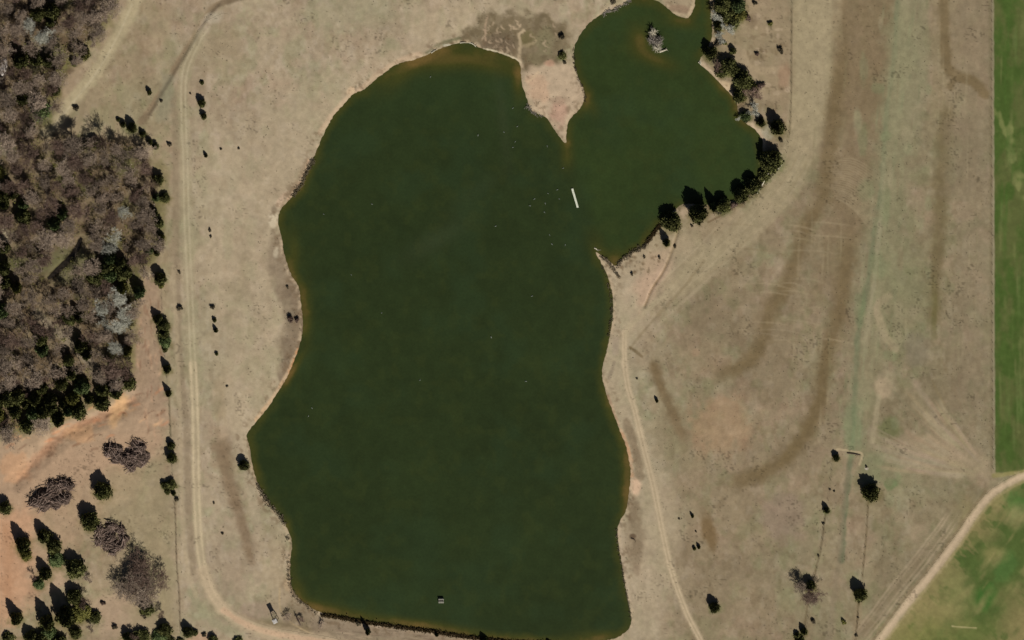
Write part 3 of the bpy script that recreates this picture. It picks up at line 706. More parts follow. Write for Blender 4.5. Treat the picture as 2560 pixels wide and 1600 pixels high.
# ---------------------------------------------------------------- generic mesh accumulation
class MB:
    def __init__(s): s.v = []; s.f = []
    def tube(s, a, b, r0, r1, n=5, cap=True):
        a = np.array(a, float); b = np.array(b, float); d = b - a; L = np.linalg.norm(d)
        if L < 1e-6: return
        d /= L; h = np.array([0, 0, 1.]) if abs(d[2]) < .9 else np.array([1., 0, 0])
        x = np.cross(d, h); x /= np.linalg.norm(x); y = np.cross(d, x)
        i = len(s.v)
        for p_, r in ((a, r0), (b, r1)):
            for k in range(n):
                t = 2 * math.pi * k / n
                s.v.append(tuple(p_ + r * (math.cos(t) * x + math.sin(t) * y)))
        for k in range(n): s.f.append((i + k, i + (k + 1) % n, i + n + (k + 1) % n, i + n + k))
        if cap:
            s.f.append(tuple(i + k for k in range(n))[::-1]); s.f.append(tuple(i + n + k for k in range(n)))
    def box(s, c, sz, rz=0, bev=0):
        cx, cy, cz = c; hx, hy, hz = sz[0] / 2, sz[1] / 2, sz[2] / 2
        cr, sr = math.cos(rz), math.sin(rz); i = len(s.v)
        for dz in (-hz, hz):
            for dx, dy in ((-hx, -hy), (hx, -hy), (hx, hy), (-hx, hy)):
                s.v.append((cx + dx * cr - dy * sr, cy + dx * sr + dy * cr, cz + dz))
        s.f += [(i+3,i+2,i+1,i),(i+4,i+5,i+6,i+7),(i,i+1,i+5,i+4),(i+1,i+2,i+6,i+5),(i+2,i+3,i+7,i+6),(i+3,i,i+4,i+7)]
    def mesh(s, name, smooth_=False):
        me = bpy.data.meshes.new(name); me.from_pydata(s.v, [], s.f)
        if smooth_: me.polygons.foreach_set('use_smooth', np.ones(len(me.polygons), bool))
        me.update(); return me
    def build(s, name, mat, parent=None, smooth_=False): return link(name, s.mesh(name, smooth_), mat, parent)
def root(name, loc, label, cat, group=None, rz=0, sc=1.0):
    o = bpy.data.objects.new(name, None); scene.collection.objects.link(o)
    o.location = loc; o.rotation_euler = (0, 0, rz)
    o.scale = sc if isinstance(sc, tuple) else (sc, sc, sc)
    o.empty_display_size = .5
    o['label'] = label; o['category'] = cat
    if group: o['group'] = group
    return o
def leafcloud(mb, pts, size, r):
    """small tilted leaf sprays at the given points"""
    for p_ in pts:
        s_ = size * r.uniform(.6, 1.3)
        n = np.array([r.gauss(0, 1), r.gauss(0, 1), abs(r.gauss(0, 1)) + .3]); n /= np.linalg.norm(n)
        h = np.array([1., 0, 0]) if abs(n[0]) < .8 else np.array([0, 1., 0])
        x = np.cross(n, h); x /= np.linalg.norm(x); y = np.cross(n, x)
        t = r.uniform(0, 6.28); i = len(mb.v)
        k = 4 if r.random() < .5 else 3
        for q in range(k):
            a = t + 2 * math.pi * q / k; rr = s_ * r.uniform(.6, 1.1)
            mb.v.append(tuple(np.array(p_) + rr * (math.cos(a) * x + math.sin(a) * y)))
        mb.f.append(tuple(range(i, i + k)))
def lumpy(mb, fn, nu=14, nv=9):
    """closed surface from fn(theta, t) -> point"""
    i = len(mb.v)
    for j in range(nv):
        for k in range(nu): mb.v.append(fn(2 * math.pi * k / nu, j / (nv - 1)))
    for j in range(nv - 1):
        for k in range(nu):
            a = i + j * nu + k; b = i + j * nu + (k + 1) % nu
            mb.f.append((a, b, b + nu, a + nu))
    mb.f.append(tuple(i + k for k in range(nu))[::-1]); mb.f.append(tuple(i + (nv - 1) * nu + k for k in range(nu)))
# unit cedar: height 1, crown radius 1 (scaled separately)
def cedar_mesh(seed, shape):
    r = random.Random(seed); mb = MB()
    ph = [r.uniform(0, 6.28) for _ in range(6)]
    def prof(t):
        if shape == 0: return max(.03, (1 - t) ** .72 * min(1, .62 + 2.2 * t))        # cone
        if shape == 1: return max(.03, math.sin(math.pi * min(1, .18 + .82 * t)) ** .62)      # oval
        return max(.03, (1 - t ** 2.2) ** .6 * min(1, .7 + 1.2 * t))                    # round
    def lob(th, t): return 1 + .13 * math.sin(3 * th + ph[0] + 5 * t) + .10 * math.sin(5 * th + ph[1] - 9 * t) + .07 * math.sin(8 * th + ph[2] + 15 * t)
    lean = (r.uniform(-.12, .12), r.uniform(-.12, .12))
    def P(th, t, k):
        rr = prof(t) * lob(th, t) * k
        return (rr * math.cos(th) + lean[0] * t, rr * math.sin(th) + lean[1] * t, .06 + .94 * t)
    lumpy(mb, lambda th, t: P(th, min(t, .97), .80))
    pts = []
    for _ in range(1300):
        t = r.random() ** 1.25 * .99; th = r.uniform(0, 6.28)
        x, y, z = P(th, t, r.uniform(.78, 1.12)); pts.append((x, y, z + r.uniform(-.02, .02)))
    # leafy sprays; z is in units of height, so flatten the spray size in z with the object scale
    leafcloud(mb, pts, .11, r)
    # spire tips
    for _ in range(3):
        x, y = r.uniform(-.14, .14) + lean[0], r.uniform(-.14, .14) + lean[1]
        mb.tube((x, y, .82), (x * .9, y * .9, 1.0 + r.uniform(0, .05)), .11, .01, 5)
    return mb.mesh('cedar_crown')
def trunk_mesh(seed, h=.5, r0=.1):
    r = random.Random(seed); mb = MB(); p_ = (0, 0, -.03); rr = r0
    for k in range(5):
        q = (p_[0] + r.uniform(-.02, .02), p_[1] + r.uniform(-.02, .02), p_[2] + h / 5 + .006)
        mb.tube(p_, q, rr, rr * .85, 7); p_ = q; rr *= .85
    return mb.mesh('tree_trunk')
CED = [cedar_mesh(i, i % 3) for i in range(9)]
TRK = [trunk_mesh(i) for i in range(3)]
def branches(seed, spread=1.0, up=.55, depth=6, density=3, thick=.22, H=9.0, R=4.0):
    """a leafless tree of height H and crown radius R -> (trunk mesh, branch mesh)"""
    r = random.Random(seed); tr = MB(); br = MB()
    def grow(p_, d, L, rad, lev):
        mb = tr if lev == 0 else br
        segs = 3 if lev < 3 else 2
        for s_ in range(segs):
            nd = np.array(d) + np.array([r.gauss(0, .13), r.gauss(0, .13), r.gauss(0, .08) + .03]) * (1 + lev * .25)
            nd /= np.linalg.norm(nd)
            q = p_ + nd * L / segs; r1 = rad * .84
            mb.tube(p_, q, rad, r1, 6 if lev == 0 else (4 if lev < 3 else 3), cap=False)
            p_ = q; d = nd; rad = r1
            if lev and lev < depth and r.random() < .5:
                side(p_, d, L * .6, rad * .6, lev + 1)
        if lev < depth:
            for _ in range(density if lev < 4 else 2): side(p_, d, L * r.uniform(.62, .85), rad * r.uniform(.55, .75), lev + 1)
    def side(p_, d, L, rad, lev):
        a = r.uniform(0, 6.28); k = r.uniform(.5, 1.1) * spread
        h = np.array([math.cos(a), math.sin(a), 0])
        nd = np.array(d) * (1 - .25 * k) + h * k + np.array([0, 0, up * .25])
        if nd[2] < -.1: nd[2] = .05
        nd /= np.linalg.norm(nd)
        grow(p_, nd, L, max(rad, .024), lev)
    grow(np.array([0, 0, -.3]), np.array([0, 0, 1.]), H * .26, thick, 0)
    for mb in (tr, br):
        v = np.array(mb.v)
        if mb is br:
            pr = np.percentile(np.hypot(v[:, 0], v[:, 1]), 96); ph = v[:, 2].max()
        mb._v = v
    for mb in (tr, br):
        v = mb._v; k = R / pr
        f = np.clip(np.hypot(v[:, 0], v[:, 1]) / .5, 0, 1)
        v[:, 0] *= 1 + (k - 1) * f; v[:, 1] *= 1 + (k - 1) * f; v[:, 2] = np.where(v[:, 2] > 0, v[:, 2] * H / ph, v[:, 2])
        mb.v = [tuple(x) for x in v]
    return tr.mesh('bare_trunk'), br.mesh('bare_branches')
BARE = [branches(50 + i, H=9, R=4.0, depth=6) for i in range(5)]
BARES = [branches(80 + i, H=5, R=3.0, depth=5, thick=.12, spread=1.2) for i in range(3)]
def bush_mesh(seed, n=420, flat=.7):
    r = random.Random(seed); mb = MB()
    cl = [(r.uniform(-.5, .5), r.uniform(-.5, .5), r.uniform(.2, .55), r.uniform(.3, .5)) for _ in range(7)]
    for cx, cy, cz, cr_ in cl:
        lumpy(mb, lambda th, t: (cx + cr_ * .7 * math.sin(math.pi * (.05 + .9 * t)) * math.cos(th), cy + cr_ * .7 * math.sin(math.pi * (.05 + .9 * t)) * math.sin(th), max(0, cz - cr_ * .7 * math.cos(math.pi * (.05 + .9 * t)))), 8, 6)
    pts = []
    for _ in range(n):
        cx, cy, cz, cr_ = r.choice(cl); a = r.uniform(0, 6.28); b = math.acos(r.uniform(-.6, 1)); k = cr_ * r.uniform(.7, 1.1)
        pts.append((cx + k * math.sin(b) * math.cos(a), cy + k * math.sin(b) * math.sin(a), max(.02, cz + k * math.cos(b))))
    leafcloud(mb, pts, .10, r)
    st_ = MB()
    for _ in range(5):
        cx, cy, cz, cr_ = r.choice(cl); st_.tube((r.uniform(-.08, .08), r.uniform(-.08, .08), -.05), (cx * .7, cy * .7, cz), .045, .02, 5)
    return mb.mesh('bush_crown'), st_.mesh('bush_stems')
BUSH = [bush_mesh(i) for i in range(4)]
rr = random.Random(11)
def part(name, me, mat, parent, sc=None):
    o = bpy.data.objects.new(name, me); scene.collection.objects.link(o); o.parent = parent
    if not me.materials: me.materials.append(None)
    o.material_slots[0].link = 'OBJECT'; o.material_slots[0].material = mat
    if sc: o.scale = sc
    return o
def cedar(xb, vbot, vtop, D, label, group='scattered cedars', shape=None, mat=None, name='cedar_tree'):
    """xb, vbot: south foot of the crown on the map; vtop: tip of its shadow; D: crown width, map units"""
    bv = vbot - .42 * D
    h = max((bv - vtop) / .90, D * .55) * S * 1.02
    R = D * S * .50
    t = root(name, at(xb, bv), label, 'tree', group, rr.uniform(0, 6.28))
    k = rr.choice([i for i in range(9) if shape is None or i % 3 == shape])
    h *= .90 if k % 3 == 0 else .80
    part('crown', CED[k], mat or M_CEDAR, t, (R, R, h))
    part('trunk', rr.choice(TRK), M_BARK, t, (max(.8, R * .7),) * 2 + (h,))
    return t
def bare(u, v, D, label, group, mat=None, hs=1.0, small=False, name='bare_tree'):
    t = root(name, at(u, v), label, 'tree', group, rr.uniform(0, 6.28))
    lib = BARES if small else BARE
    k = rr.randrange(len(lib)); R0 = 3.0 if small else 4.0
    s_ = D * S * .5 / R0; z_ = max(.5, s_ ** .7) * hs
    part('trunk', lib[k][0], M_BARK, t, (s_, s_, z_))
    part('branches', lib[k][1], mat or M_TWIG, t, (s_, s_, z_))
    return t
def bush(u, v, D, label, group='small bushes', mat=None, h=None):
    t = root('bush', at(u, v), label, 'bush', group, rr.uniform(0, 6.28))
    k = rr.randrange(4); R = D * S * .55
    part('foliage', BUSH[k][0], mat or M_SCRUB, t, (R, R, h or R * 1.3))
    part('stems', BUSH[k][1], M_BARK, t, (R, R, h or R * 1.3))
    return t
# ---------------------------------------------------------------- woodland on the west side
def inpoly1(pts, x, y): return bool(inside_poly(pts, np.array([float(x)]), np.array([float(y)]))[0])
def zone(u, v):
    if v < 330:
        row = 'top edge' if v < 45 else ('wood-edge tufts level' if v < 105 else ('rock outcrop level' if v < 190 else ('bright green cedar level' if v < 260 else 'southern tip')))
        col = 'far left' if u < 55 else ('left of middle' if u < 115 else ('right of middle' if u < 185 else 'right rim'))
        return 'north wood, ' + row + ', ' + col
    row = 'north rim' if v < 400 else ('above pale trees' if v < 475 else ('upper pale trees level' if v < 560 else ('creek head level' if v < 640 else ('creek foot level' if v < 715 else ('lower pale trees level' if v < 800 else ('above green edge' if v < 890 else ('green south edge' if v < 985 else 'south corner')))))))
    col = 'far left' if u < 60 else ('left of middle' if u < 130 else ('middle' if u < 205 else ('right of middle' if u < 285 else 'east rim')))
    return 'west wood, ' + row + ', ' + col
CEDC = [(35,505,42),(148,548,22),(18,640,26),(24,700,26),(110,860,22),(176,948,26),(150,1005,44),(215,985,44),(268,985,36),(325,940,22),(60,1030,50),(15,1010,40),(330,710,26),(285,655,36),(320,870,14),(55,255,16),(112,30,26),(70,140,22),(262,60,16),(130,150,20),(22,780,20),(118,790,16),(185,790,20),(10,420,20),(60,430,20),(240,690,26),(205,870,26),(160,905,20),(100,975,24),(300,690,24)]
PALC = [(335,515,26),(284,602,24),(316,745,26),(282,790,26),(298,845,20),(152,950,16),(300,928,12),(262,760,18),(95,62,18),(60,330,14),(45,860,14)]
placed = []
for big, quota in ((True, 999), (False, 999)):
    for _ in range(5200 if big else 2600):
        u = rr.uniform(-25, 400); v = rr.uniform(-25, 1095)
        P_ = WOOD1 if v < 330 else WOOD2
        if not inpoly1(P_, u, v): continue
        if dist_path([(204,594),(182,638),(149,670),(120,697)], np.array([u]), np.array([v]))[0][0] < 37: continue
        if dist_path([(60,760),(110,800),(170,850),(210,890),(250,930)], np.array([u]), np.array([v]))[0][0] < 9: continue
        md = 32 if big else 22
        if any((u - a) ** 2 + (v - b) ** 2 < md * md for a, b in placed): continue
        if len(placed) > 300: break
        placed.append((u, v))
        z_ = zone(u, v)
        isc = any((u - a) ** 2 + (v - b) ** 2 < r_ * r_ for a, b, r_ in CEDC)
        isp = any((u - a) ** 2 + (v - b) ** 2 < r_ * r_ for a, b, r_ in PALC)
        if isc:
            D = rr.uniform(26, 40); hh = rr.uniform(36, 56)
            mt = rr.choice([M_CEDAR, M_CEDAR, M_OLIVE, M_GREEN])
            w_ = 'dark green' if mt is M_CEDAR else ('olive green' if mt is M_OLIVE else 'mid green')
            cedar(u, v + .4 * D, v - hh, D, '%s evergreen, %s' % (w_, z_), 'evergreens among the leafless woods', mat=mt)
        elif isp:
            bare(u, v, rr.uniform(44, 56), 'pale grey-green leafless tree, %s' % z_, 'pale trees in the woods', M_TWIGP, rr.uniform(.8, 1), name='pale_tree')
        else:
            dk = rr.random() < .30
            D_ = rr.uniform(40, 56) if big else rr.uniform(26, 36)
            bare(u, v, D_, ('broad ' if D_ > 48 else ('middling ' if big else 'small ')) + ('dark brown' if dk else 'brown-grey') + ' leafless tree, ' + z_, 'leafless trees of the woods', M_TWIGD if dk else M_TWIG, rr.uniform(.7, 1.1), small=not big)
# ---------------------------------------------------------------- single trees on the west side
W1 = 'cedars on the grass beside the northern wood'
cedar(212,143,96,27,'rounded dark cedar at the edge of the northern wood beside the pale grass strip',W1,2,M_OLIVE)
cedar(186,161,133,16,'small narrow cedar just south-west of the rounded cedar by the northern wood',W1)
cedar(140,234,206,23,'lone cedar on the grass just above the large green wood-edge cedar',W1)
cedar(103,292,232,46,'large bright green cedar bulging from the edge of the northern wood',W1,2,M_GREEN)
cedar(80,326,298,20,'brown-green cedar at the southern foot of the northern wood',W1,None,M_OLIVE)
bush(192,269,17,'dim grey-green bush on the grass west of the pale farm track')
cedar(374,234,210,11,'tiny leaning cedar alone between the ditch and the pale grass strip',W1)
cedar(238,366,328,25,'dark cedar standing on the north rim of the western wood',W1,2)
W2 = 'row of cedars running down to the north-east corner of the wood'
cedar(296,302,288,9,'smallest cedar at the top left end of the diagonal cedar row',W2)
cedar(308,315,289,14,'second cedar from the top left end of the diagonal cedar row',W2)
cedar(330,328,283,27,'tallest and widest cedar of the diagonal row above the wood corner',W2,0)
cedar(357,341,315,18,'middle cedar of the diagonal row, just below its widest tree',W2)
cedar(374,359,334,14,'slender cedar of the diagonal row, second from its bottom right end',W2)
cedar(389,370,346,15,'last cedar at the bottom right end of the diagonal row',W2)
W3 = 'evergreens on the east rim of the western wood'
cedar(396,456,414,25,'northernmost round evergreen on the east rim of the western wood',W3,1)
cedar(391,500,464,20,'dim green evergreen touching the west side of the rim tree with a long thin shadow',W3,None,M_GREEN)
cedar(413,502,474,24,'round evergreen sticking out farthest onto the grass from the east rim of the wood',W3,2)
cedar(386,540,500,21,'dark evergreen set inside the rim below the outermost rim tree',W3)
cedar(399,564,530,21,'evergreen on the rim, next above the bright olive one',W3)
cedar(404,598,562,17,'bright olive evergreen on the east rim of the wood',W3,None,M_OLIVE)
cedar(388,576,556,13,'small dark evergreen wedged inside the rim beside the olive one',W3)
cedar(392,636,608,15,'lowest small dark evergreen on the rim before the bare gap',W3)
cedar(372,634,606,19,'green evergreen west of the lowest rim tree before the bare gap',W3,None,M_GREEN)
W4 = 'cedars along the west boundary fence'
cedar(401,704,654,28,'dark cedar north of the gap, topmost of the west fence line',W4,1)
cedar(403,718,702,13,'knee-high round cedar tucked under the topmost fence-line cedar',W4,2,M_OLIVE)
cedar(396,806,760,27,'northern tree of the long joined cedar clump on the west fence line',W4,0)
cedar(410,822,782,27,'second tree from the north in the joined cedar clump on the fence line',W4)
cedar(409,842,800,30,'third tree from the north in the joined cedar clump on the fence line',W4)
cedar(414,864,832,27,'green southern tree of the joined cedar clump on the fence line',W4,None,M_GREEN)
cedar(413,877,856,14,'stub of a cedar closing the south end of the joined fence-line clump',W4,2)
cedar(418,929,886,23,'pointed cedar next south of the long joined fence-line clump',W4,0)
cedar(422,987,949,17,'slim cedar where the thin dark fence line begins',W4,0)
cedar(429,1119,1088,18,'upper grey-green half of the stacked cedar pair on the fence line',W4)
cedar(430,1150,1108,23,'lower dark half of the stacked cedar pair on the fence line',W4,1)
cedar(412,1217,1193,17,'left tree of the two side by side at the top of the southern fence clump',W4)
cedar(429,1218,1189,23,'right and larger tree at the top of the southern fence clump',W4,1)
cedar(419,1233,1217,15,'low round cedar beneath the left tree of the southern fence clump',W4,2)
cedar(434,1237,1217,14,'low cedar beneath the right tree of the southern fence clump',W4)
bush(441,1247,13,'brown bush at the south-east tail of the southern fence clump')
W5 = 'young cedars in a line east of the double-rut track'
cedar(505,210,196,12,'northernmost sapling of the line east of the double-rut track',W5)
cedar(505,263,230,18,'largest young cedar of the line east of the double-rut track',W5,1)
cedar(510,294,268,14,'young cedar just south of the largest one east of the double-rut track',W5,1)
cedar(515,391,372,10,'lone slim young cedar halfway down beside the double-rut track',W5)
bush(553,371,7,'western one of two tiny shrubs on the open grass by the faint ring')
bush(597,370,7,'eastern one of two tiny shrubs on the open grass by the faint ring')
bush(525,574,10,'upper of two touching dots of scrub east of the track, level with the pale trees')
bush(527,591,8,'lower of two touching dots of scrub east of the track, level with the pale trees')
bush(533,766,14,'brown shrub topping the trio level with the fence cedar clump')
cedar(537,803,786,10,'narrow sapling in the middle of the trio level with the fence cedar clump',W5)
cedar(540,829,806,12,'darker sapling at the bottom of the trio level with the fence cedar clump',W5)
cedar(542,886,874,8,'tiny sapling alone below the trio east of the track',W5)
bush(568,964,7,'slender brown sprig alone on the bright grass above the dark swale')
bush(535,1256,7,'dot of scrub on the grass between track and dark swale')
bush(556,1332,8,'thin leaning scrub south-west of the dark swale')
bush(476,233,6,'dot of scrub just west of the upper double-rut track')
bush(404,251,9,'dark dot of scrub beside the grey-green ditch bend')
bush(424,358,13,'brown tuft on the verge west of the double-rut track')
bush(451,770,16,'loose grey-green scrub west of the track, level with the fence cedar clump')
bush(448,680,9,'small dark scrub between the topmost fence cedar and the track')
cedar(610,1171,1130,25,'dark round cedar alone on the west shore above the brushy bank','cedars on the lake shore',2)
bush(719,717,9,'round dark bush on the grey bank of the west shore')
bush(727,797,20,'straggly grey bush at the widest part of the grey west bank', mat=M_TWIGD)
bush(742,800,15,'straggly grey bush nearest the water on the grey west bank', mat=M_TWIGD)
# ---------------------------------------------------------------- south-west corner
W6 = 'cedars of the south-west corner'
cedar(257,1238,1171,41,'big egg-shaped cedar south of the eastern brush pile',W6,1)
cedar(225,1314,1247,42,'big egg-shaped cedar left of the round brush pile',W6,1)
cedar(14,1278,1231,30,'cedar cut by the left picture edge above the orange soil',W6,1)
cedar(58,1372,1295,40,'tall dark cedar on the east edge of the orange soil',W6,0)
cedar(66,1396,1360,27,'olive cedar at the foot of the tall one on the orange soil edge',W6,2,M_OLIVE)
cedar(112,1352,1292,38,'pointed cedar at the top of the south-west thicket',W6,0)
cedar(136,1375,1320,34,'grey-green cedar behind the pointed top one of the thicket',W6,1)
cedar(142,1412,1375,38,'green-fringed cedar in the hollow of the thicket, left of its big right tree',W6,2,M_GREEN)
cedar(190,1433,1368,44,'big right-hand cedar of the upper thicket, below the round brush pile',W6,1)
cedar(114,1444,1384,34,'black-green cedar on the west flank of the upper thicket',W6,0)
cedar(98,1468,1440,26,'ragged pale green cedar at the south-west foot of the upper thicket',W6,2,M_GREEN)
bare(84,1432,24,'rusty leafless sapling on the west flank of the upper thicket','leafless trees of the south-west corner',M_TWIGD,small=True)
bare(226,1438,34,'thin grey leafless tree right of the upper thicket','leafless trees of the south-west corner',M_TWIG,small=True)
cedar(42,1555,1488,34,'narrow pointed cedar alone on the south part of the orange soil edge',W6,0)
cedar(118,1566,1484,40,'left cedar of the large bottom clump',W6,0)
cedar(166,1556,1450,54,'largest and tallest cedar in the middle of the bottom clump',W6,0)
cedar(186,1500,1448,34,'short dark cedar at the upper right of the bottom clump',W6,1)
bare(212,1505,42,'brown leafless tree at the right of the bottom clump','leafless trees of the south-west corner',M_TWIGD,small=True)
cedar(205,1546,1512,46,'bright olive low evergreen on the right of the bottom clump',W6,2,M_OLIVE)
cedar(125,1590,1545,34,'mid green evergreen below the left cedar of the bottom clump',W6,2,M_GREEN)
cedar(238,1552,1518,30,'small dark evergreen right of the olive one',W6,2)
bare(232,1566,30,'grey leafless sapling below the small dark evergreen','leafless trees of the south-west corner',M_TWIG,small=True)
cedar(190,1592,1555,28,'dark cedar just under the bottom clump',W6,2)
cedar(78,1606,1556,38,'pointed cedar at the bottom edge, left of centre in the south-west corner',W6,0)
cedar(104,1612,1566,34,'cedar joined to the right side of the pointed bottom-edge one',W6,1)
cedar(22,1608,1578,34,'cedar crossing the bottom edge near the left corner',W6,0)
cedar(150,1618,1572,36,'dark cedar on the bottom edge under the largest clump',W6,1)
bush(286,1566,16,'rusty bush on the pinkish soil south of the big leafless thicket')
bush(258,1506,14,'thin grey scrub on the sandy strip below the upper thicket', mat=M_TWIGD)
cedar(368,1530,1484,32,'cedar at the southern hem of the big leafless thicket',W6,1)
cedar(412,1585,1545,32,'dark cedar under the curled brown sapling by the fence',W6,1)
bare(410,1530,30,'curled reddish leafless sapling above a dark cedar by the fence','leafless trees of the south-west corner',M_TWIGD,small=True)
bush(360,1535,20,'pale brown sprawling bush south of the thicket-hem cedar')
cedar(322,1606,1560,34,'left of three dark trees on the bottom edge west of the fence',W6,0)
cedar(356,1604,1566,36,'middle of three dark trees on the bottom edge west of the fence',W6,1)
bare(344,1582,34,'brown leafless tree among the three dark trees on the bottom edge','leafless trees of the south-west corner',M_TWIGD,small=True)
cedar(398,1606,1574,36,'bright green tree on the bottom edge just left of the fence',W6,2,M_GREEN)
cedar(424,1612,1588,26,'dark stub of a tree on the bottom edge at the fence line',W6,2)
cedar(470,1586,1544,25,'dark cedar at the fence corner with a ragged olive side',W6,1)
cedar(488,1586,1566,15,'small brown-topped cedar joined to the fence-corner cedar',W6,2)
bush(510,1584,13,'low brown bush east of the fence-corner cedars')
cedar(533,1606,1577,22,'cedar on the bottom edge below the bend of the track',W6,1)
cedar(596,1612,1590,24,'flat dark cedar on the bottom edge where the track turns pink',W6,2)
cedar(452,1610,1592,18,'dark cedar crossing the bottom edge below the fence corner',W6,2)
# big leafless thicket
TG = 'leafless trees of the round thicket by the fence'
bare(322,1446,104,'broad grey leafless tree, west half of the round thicket by the fence',TG,M_TWIG,.50)
bare(364,1440,96,'broad grey leafless tree, middle of the round thicket by the fence',TG,M_TWIGD,.52)
bare(350,1486,92,'broad grey leafless tree, south side of the round thicket by the fence',TG,M_TWIG,.48)
bare(306,1474,70,'smaller grey leafless tree on the south-west rim of the round thicket',TG,M_TWIG,.5)
bare(410,1436,66,'darker leafless tree on the east rim of the round thicket',TG,M_TWIGD,.62)
bare(340,1412,84,'grey leafless tree on the north side of the round thicket',TG,M_TWIGD,.5)
bare(386,1470,70,'grey leafless tree on the south-east side of the round thicket',TG,M_TWIG,.46)
# ---------------------------------------------------------------- brush piles
def brush_pile(u, v, rx, ry, rot, label, seed, hgt=2.2, n=170, heaps=None):
    r = random.Random(seed); t = root('brush_pile', at(u, v), label, 'brush pile', 'brush piles of uprooted trees')
    lg, tw = MB(), MB(); core = MB()
    H_ = []
    for hx, hy, hr, ha in heaps:      # heap centre and radius in map units, lay direction
        H_.append((hx * S, -hy * S, hr * S * 1.18, ha, hgt * r.uniform(.75, 1.3)))
    for X, Y, R_, ha, hh in H_:
        ph = r.uniform(0, 6)
        lumpy(core, lambda th, q: (X + R_ * .92 * (1 - q) ** .5 * (1 + .2 * math.sin(3 * th + ph)) * math.cos(th), Y + R_ * .92 * (1 - q) ** .5 * (1 + .2 * math.sin(3 * th + ph)) * math.sin(th), -.05 + hh * .72 * q), 12, 6)
        for i in range(int(n / len(H_))):
            a = r.uniform(0, 6.28); q = math.sqrt(r.random()) * .85
            x = X + q * R_ * math.cos(a); y = Y + q * R_ * math.sin(a); z = hh * (1 - q * q) * r.uniform(.6, 1.05) + .1
            a = ha + r.gauss(0, .45) if r.random() < .75 else r.uniform(0, 3.14)
            L = min(r.uniform(1.6, 4.6), R_ * 1.5); w = r.uniform(.06, .19)
            dx, dy, dz = math.cos(a) * L / 2, math.sin(a) * L / 2, r.uniform(-.5, .5)
            m_ = (x + r.uniform(-.3, .3), y + r.uniform(-.3, .3), z + .15)
            a0 = (x - dx, y - dy, max(.05, z - dz)); a1 = (x + dx, y + dy, max(.05, z + dz))
            lg.tube(a0, m_, w, w * .85, 5); lg.tube(m_, a1, w * .85, w * .5, 5)
            for _ in range(6):
                s_ = r.random(); p_ = np.array(m_) * (1 - s_) + np.array(a1) * s_
                d = np.array([r.gauss(0, .55), r.gauss(0, .55), r.uniform(-.1, .5)])
                tw.tube(p_, p_ + d, .045, .02, 3, cap=False)
    core.build('packed_brush', M_PILED, t); lg.build('logs', M_PILE, t); tw.build('twigs', M_PILED, t)
    for k in range(7):
        X, Y, R_, ha, hh = r.choice(H_); rt = MB(); a = r.uniform(0, 6.28); x, y, z = X + R_ * .7 * math.cos(a), Y + R_ * .7 * math.sin(a), hh * .6
        for _ in range(8):
            d = np.array([r.gauss(0, .5), r.gauss(0, .5), r.gauss(0, .35)]); rt.tube((x, y, z + .2), np.array([x, y, z + .2]) + d, .17, .03, 4)
        rt.build('root_plate', M_BARK, t)
brush_pile(318,1136,56,36,0,'wide brush pile nearest the west fence, ash grey with a dark notch',1,2.3,190,[(-34,-14,20,-.6),(-22,6,18,-.5),(-2,10,17,-.3),(26,-20,19,.4),(14,0,17,.2),(34,8,22,-.4),(10,26,16,.2),(-48,-8,8,1.2)])
brush_pile(130,1234,56,34,0,'slanting brown brush pile with a dark upper rim',2,2.9,190,[(-38,18,19,.7),(-16,2,20,.7),(4,-16,20,.7),(30,-30,16,-.3),(44,-22,12,-.5),(-18,26,18,.2),(10,18,20,-.3),(34,10,15,-.4)])
brush_pile(277,1342,38,40,0,'round ring-shaped grey brush pile between the big cedar and the thicket',3,2.4,170,[(-22,-16,15,.8),(0,-28,14,.2),(24,-20,13,-.6),(32,4,14,-1.2),(18,22,15,.5),(-8,20,15,-.2),(-28,10,13,-1),(0,-2,14,.4),(4,38,9,-.6)])
# ---------------------------------------------------------------- north-east arm
E0 = 'trees on the east bank of the northern channel'
cedar(1806,24,-30,40,'dark cedar on the top edge, channel side of the bank clump',E0)
cedar(1845,26,-20,36,'green-topped cedar on the top edge, pasture side of the bank clump',E0,2,M_GREEN)
cedar(1826,38,0,32,'dark cedar just below the top-edge pair of the bank clump',E0)
cedar(1852,46,10,28,'olive cedar on the pasture side of the bank clump',E0,2,M_OLIVE)
cedar(1797,74,38,28,'lone dim cedar leaning over the channel side of the clump',E0)
cedar(1834,66,36,26,'dark cedar at the lower right of the bank clump',E0,1)
cedar(1812,52,18,26,'dark cedar in the heart of the bank clump',E0,1)
bare(1800,34,44,'pale grey leafless tree overhanging the channel in the bank clump',E0,M_TWIGP,.9,True,'pale_tree')
bare(1812,70,44,'pale grey leafless tree at the lower end of the bank clump',E0,M_TWIGP,.9,True,'pale_tree')
bare(1806,94,40,'thin pale leafless tree above the dark point cedar',E0,M_TWIGP,.7,True,'pale_tree')
E1 = 'trees along the north-east shore of the arm'
bush(1796,108,19,'reddish-brown bush right behind the dark point cedar', h=2)
bush(1811,107,13,'olive bush between the reddish bush and the small oval cedar', mat=M_OLIVE)
cedar(1832,132,107,15,'small oval cedar standing clear on the pale grass',E1,1)
cedar(1775,146,96,36,'black cedar casting its shadow onto the channel at the pale point',E1,0)
cedar(1820,178,130,38,'dark cedar on the bank, first below the pale point',E1,1)
bare(1800,172,48,'brown-grey leafless tree on the bank beside the first cedar',E1,M_TWIGD,.7,True)
cedar(1802,190,158,28,'low dark cedar on the water side below the leafless one',E1,2)
cedar(1836,186,150,26,'slim grey-green cedar joining the two dark bank cedars',E1,1)
cedar(1858,216,160,42,'tall dark cedar south-east of the pale strip of bank',E1,1)
cedar(1880,228,206,26,'olive cedar east of the tall dark one',E1,2,M_OLIVE)
